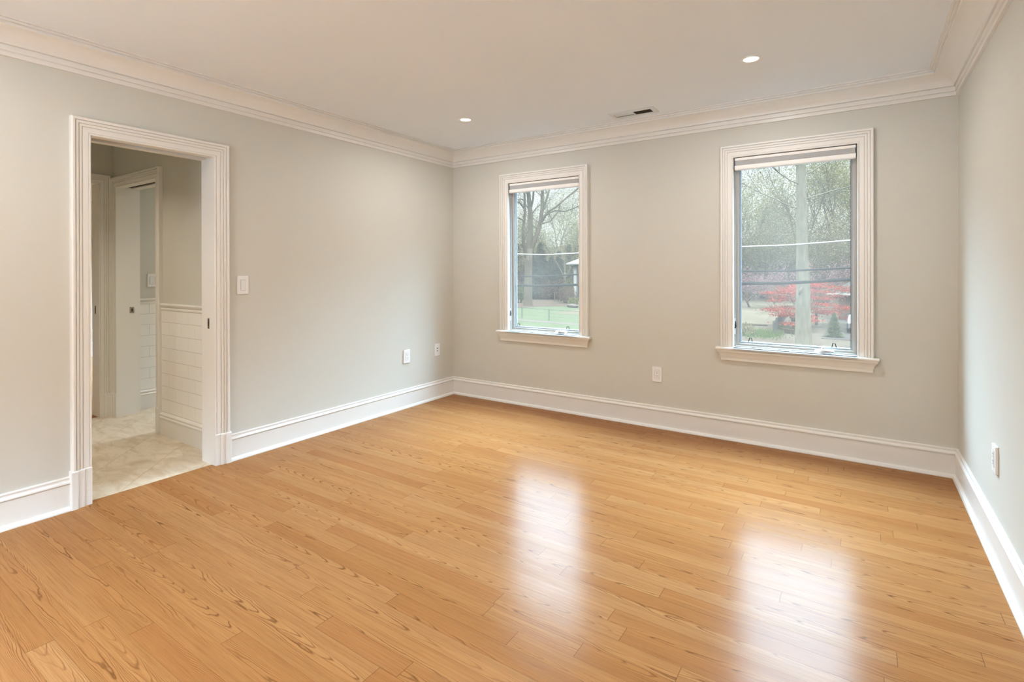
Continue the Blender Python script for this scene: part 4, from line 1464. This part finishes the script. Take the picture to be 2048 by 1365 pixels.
# brick garage with blue grey door
gp = G(1660, 640)
gr = root('brick_garage', gp, 'red brick garage with pale brick corner and blue grey door behind the driveway', 'garage')
gx, gy = gp.x, gp.y
MB().box((gx + .62, gy + .2, GZ - .1), (gx + 8.5, gy + 7, GZ + 2.15)).build('wall', M['brick'], gr)
MB().box((gx, gy, GZ - .1), (gx + .62, gy + .62, GZ + 2.15)).build('corner_pier', M['brick_pale'], gr)
MB().box((gx + .9, gy + .15, GZ), (gx + 3.6, gy + .22, GZ + .62)).build('garage_door', M['door_grey'], gr)
MB().box((gx - .3, gy - .35, GZ + 2.15), (gx + 8.8, gy - .2, GZ + 2.30)).build('gutter', M['white_paint'], gr)
rf = MB()
rf.loft([[(gx - .3, gy - .2, GZ + 2.15), (gx + 8.8, gy - .2, GZ + 2.15), (gx + 8.8, gy + 7.2, GZ + 2.15), (gx - .3, gy + 7.2, GZ + 2.15)],
         [(gx + 2, gy + 3.4, GZ + 3.6), (gx + 7, gy + 3.4, GZ + 3.6), (gx + 7, gy + 3.6, GZ + 3.6), (gx + 2, gy + 3.6, GZ + 3.6)]])
fix_normals(rf.build('roof', M['roof'], gr))

# parked car at the right edge of the right window
cr = root('car', (3.7, 39.2, GZ + .03), 'white parked car on the driveway at the edge of the right window', 'car')
cz = GZ + .03
bd = MB()
side = [(-2.15, .35), (-2.2, .75), (-1.9, .98), (-1.25, 1.0), (-.7, 1.0), (1.9, 1.0), (2.15, .9), (2.2, .4), (1.9, .28), (-1.9, .28)]
bd.loft([[(3.7 - .84, 39.2 + y, cz + z) for y, z in side], [(3.7 + .84, 39.2 + y, cz + z) for y, z in side]])
fix_normals(bd.build('body', M['car_paint'], cr, bevel=0.06))
cb = MB()
cb.loft([[(3.7 - .78, 39.2 + y, cz + .98) for y in (-1.1, 1.85)] + [(3.7 + .78, 39.2 + y, cz + .98) for y in (1.85, -1.1)],
         [(3.7 - .62, 39.2 + y, cz + 1.48) for y in (-.45, 1.3)] + [(3.7 + .62, 39.2 + y, cz + 1.48) for y in (1.3, -.45)]])
fix_normals(cb.build('cabin_glass', M['car_glass'], cr, bevel=0.04))
MB().box((3.7 - .62, 39.2 - .4, cz + 1.47), (3.7 + .62, 39.2 + 1.25, cz + 1.52)).build('roof', M['car_paint'], cr, bevel=0.02)
for sx in (-.78, .78):
    for sy in (-1.35, 1.4):
        wh = MB().lathe((3.7 + sx, 39.2 + sy, cz + .33), [(0.02, -.11), (.30, -.11), (.33, -.08), (.33, .08), (.30, .11), (.02, .11)], 20, 'X', True)
        w_o = fix_normals(wh.build('wheel', M['tyre'], cr))
        hb_ = MB().lathe((3.7 + sx, 39.2 + sy, cz + .33), [(0.01, -.115), (.19, -.115), (.19, .115), (.01, .115)], 14, 'X', True).build('hubcap', M['galv'], w_o)
        fix_normals(hb_)
        hb_.location = (0, 0, 0)
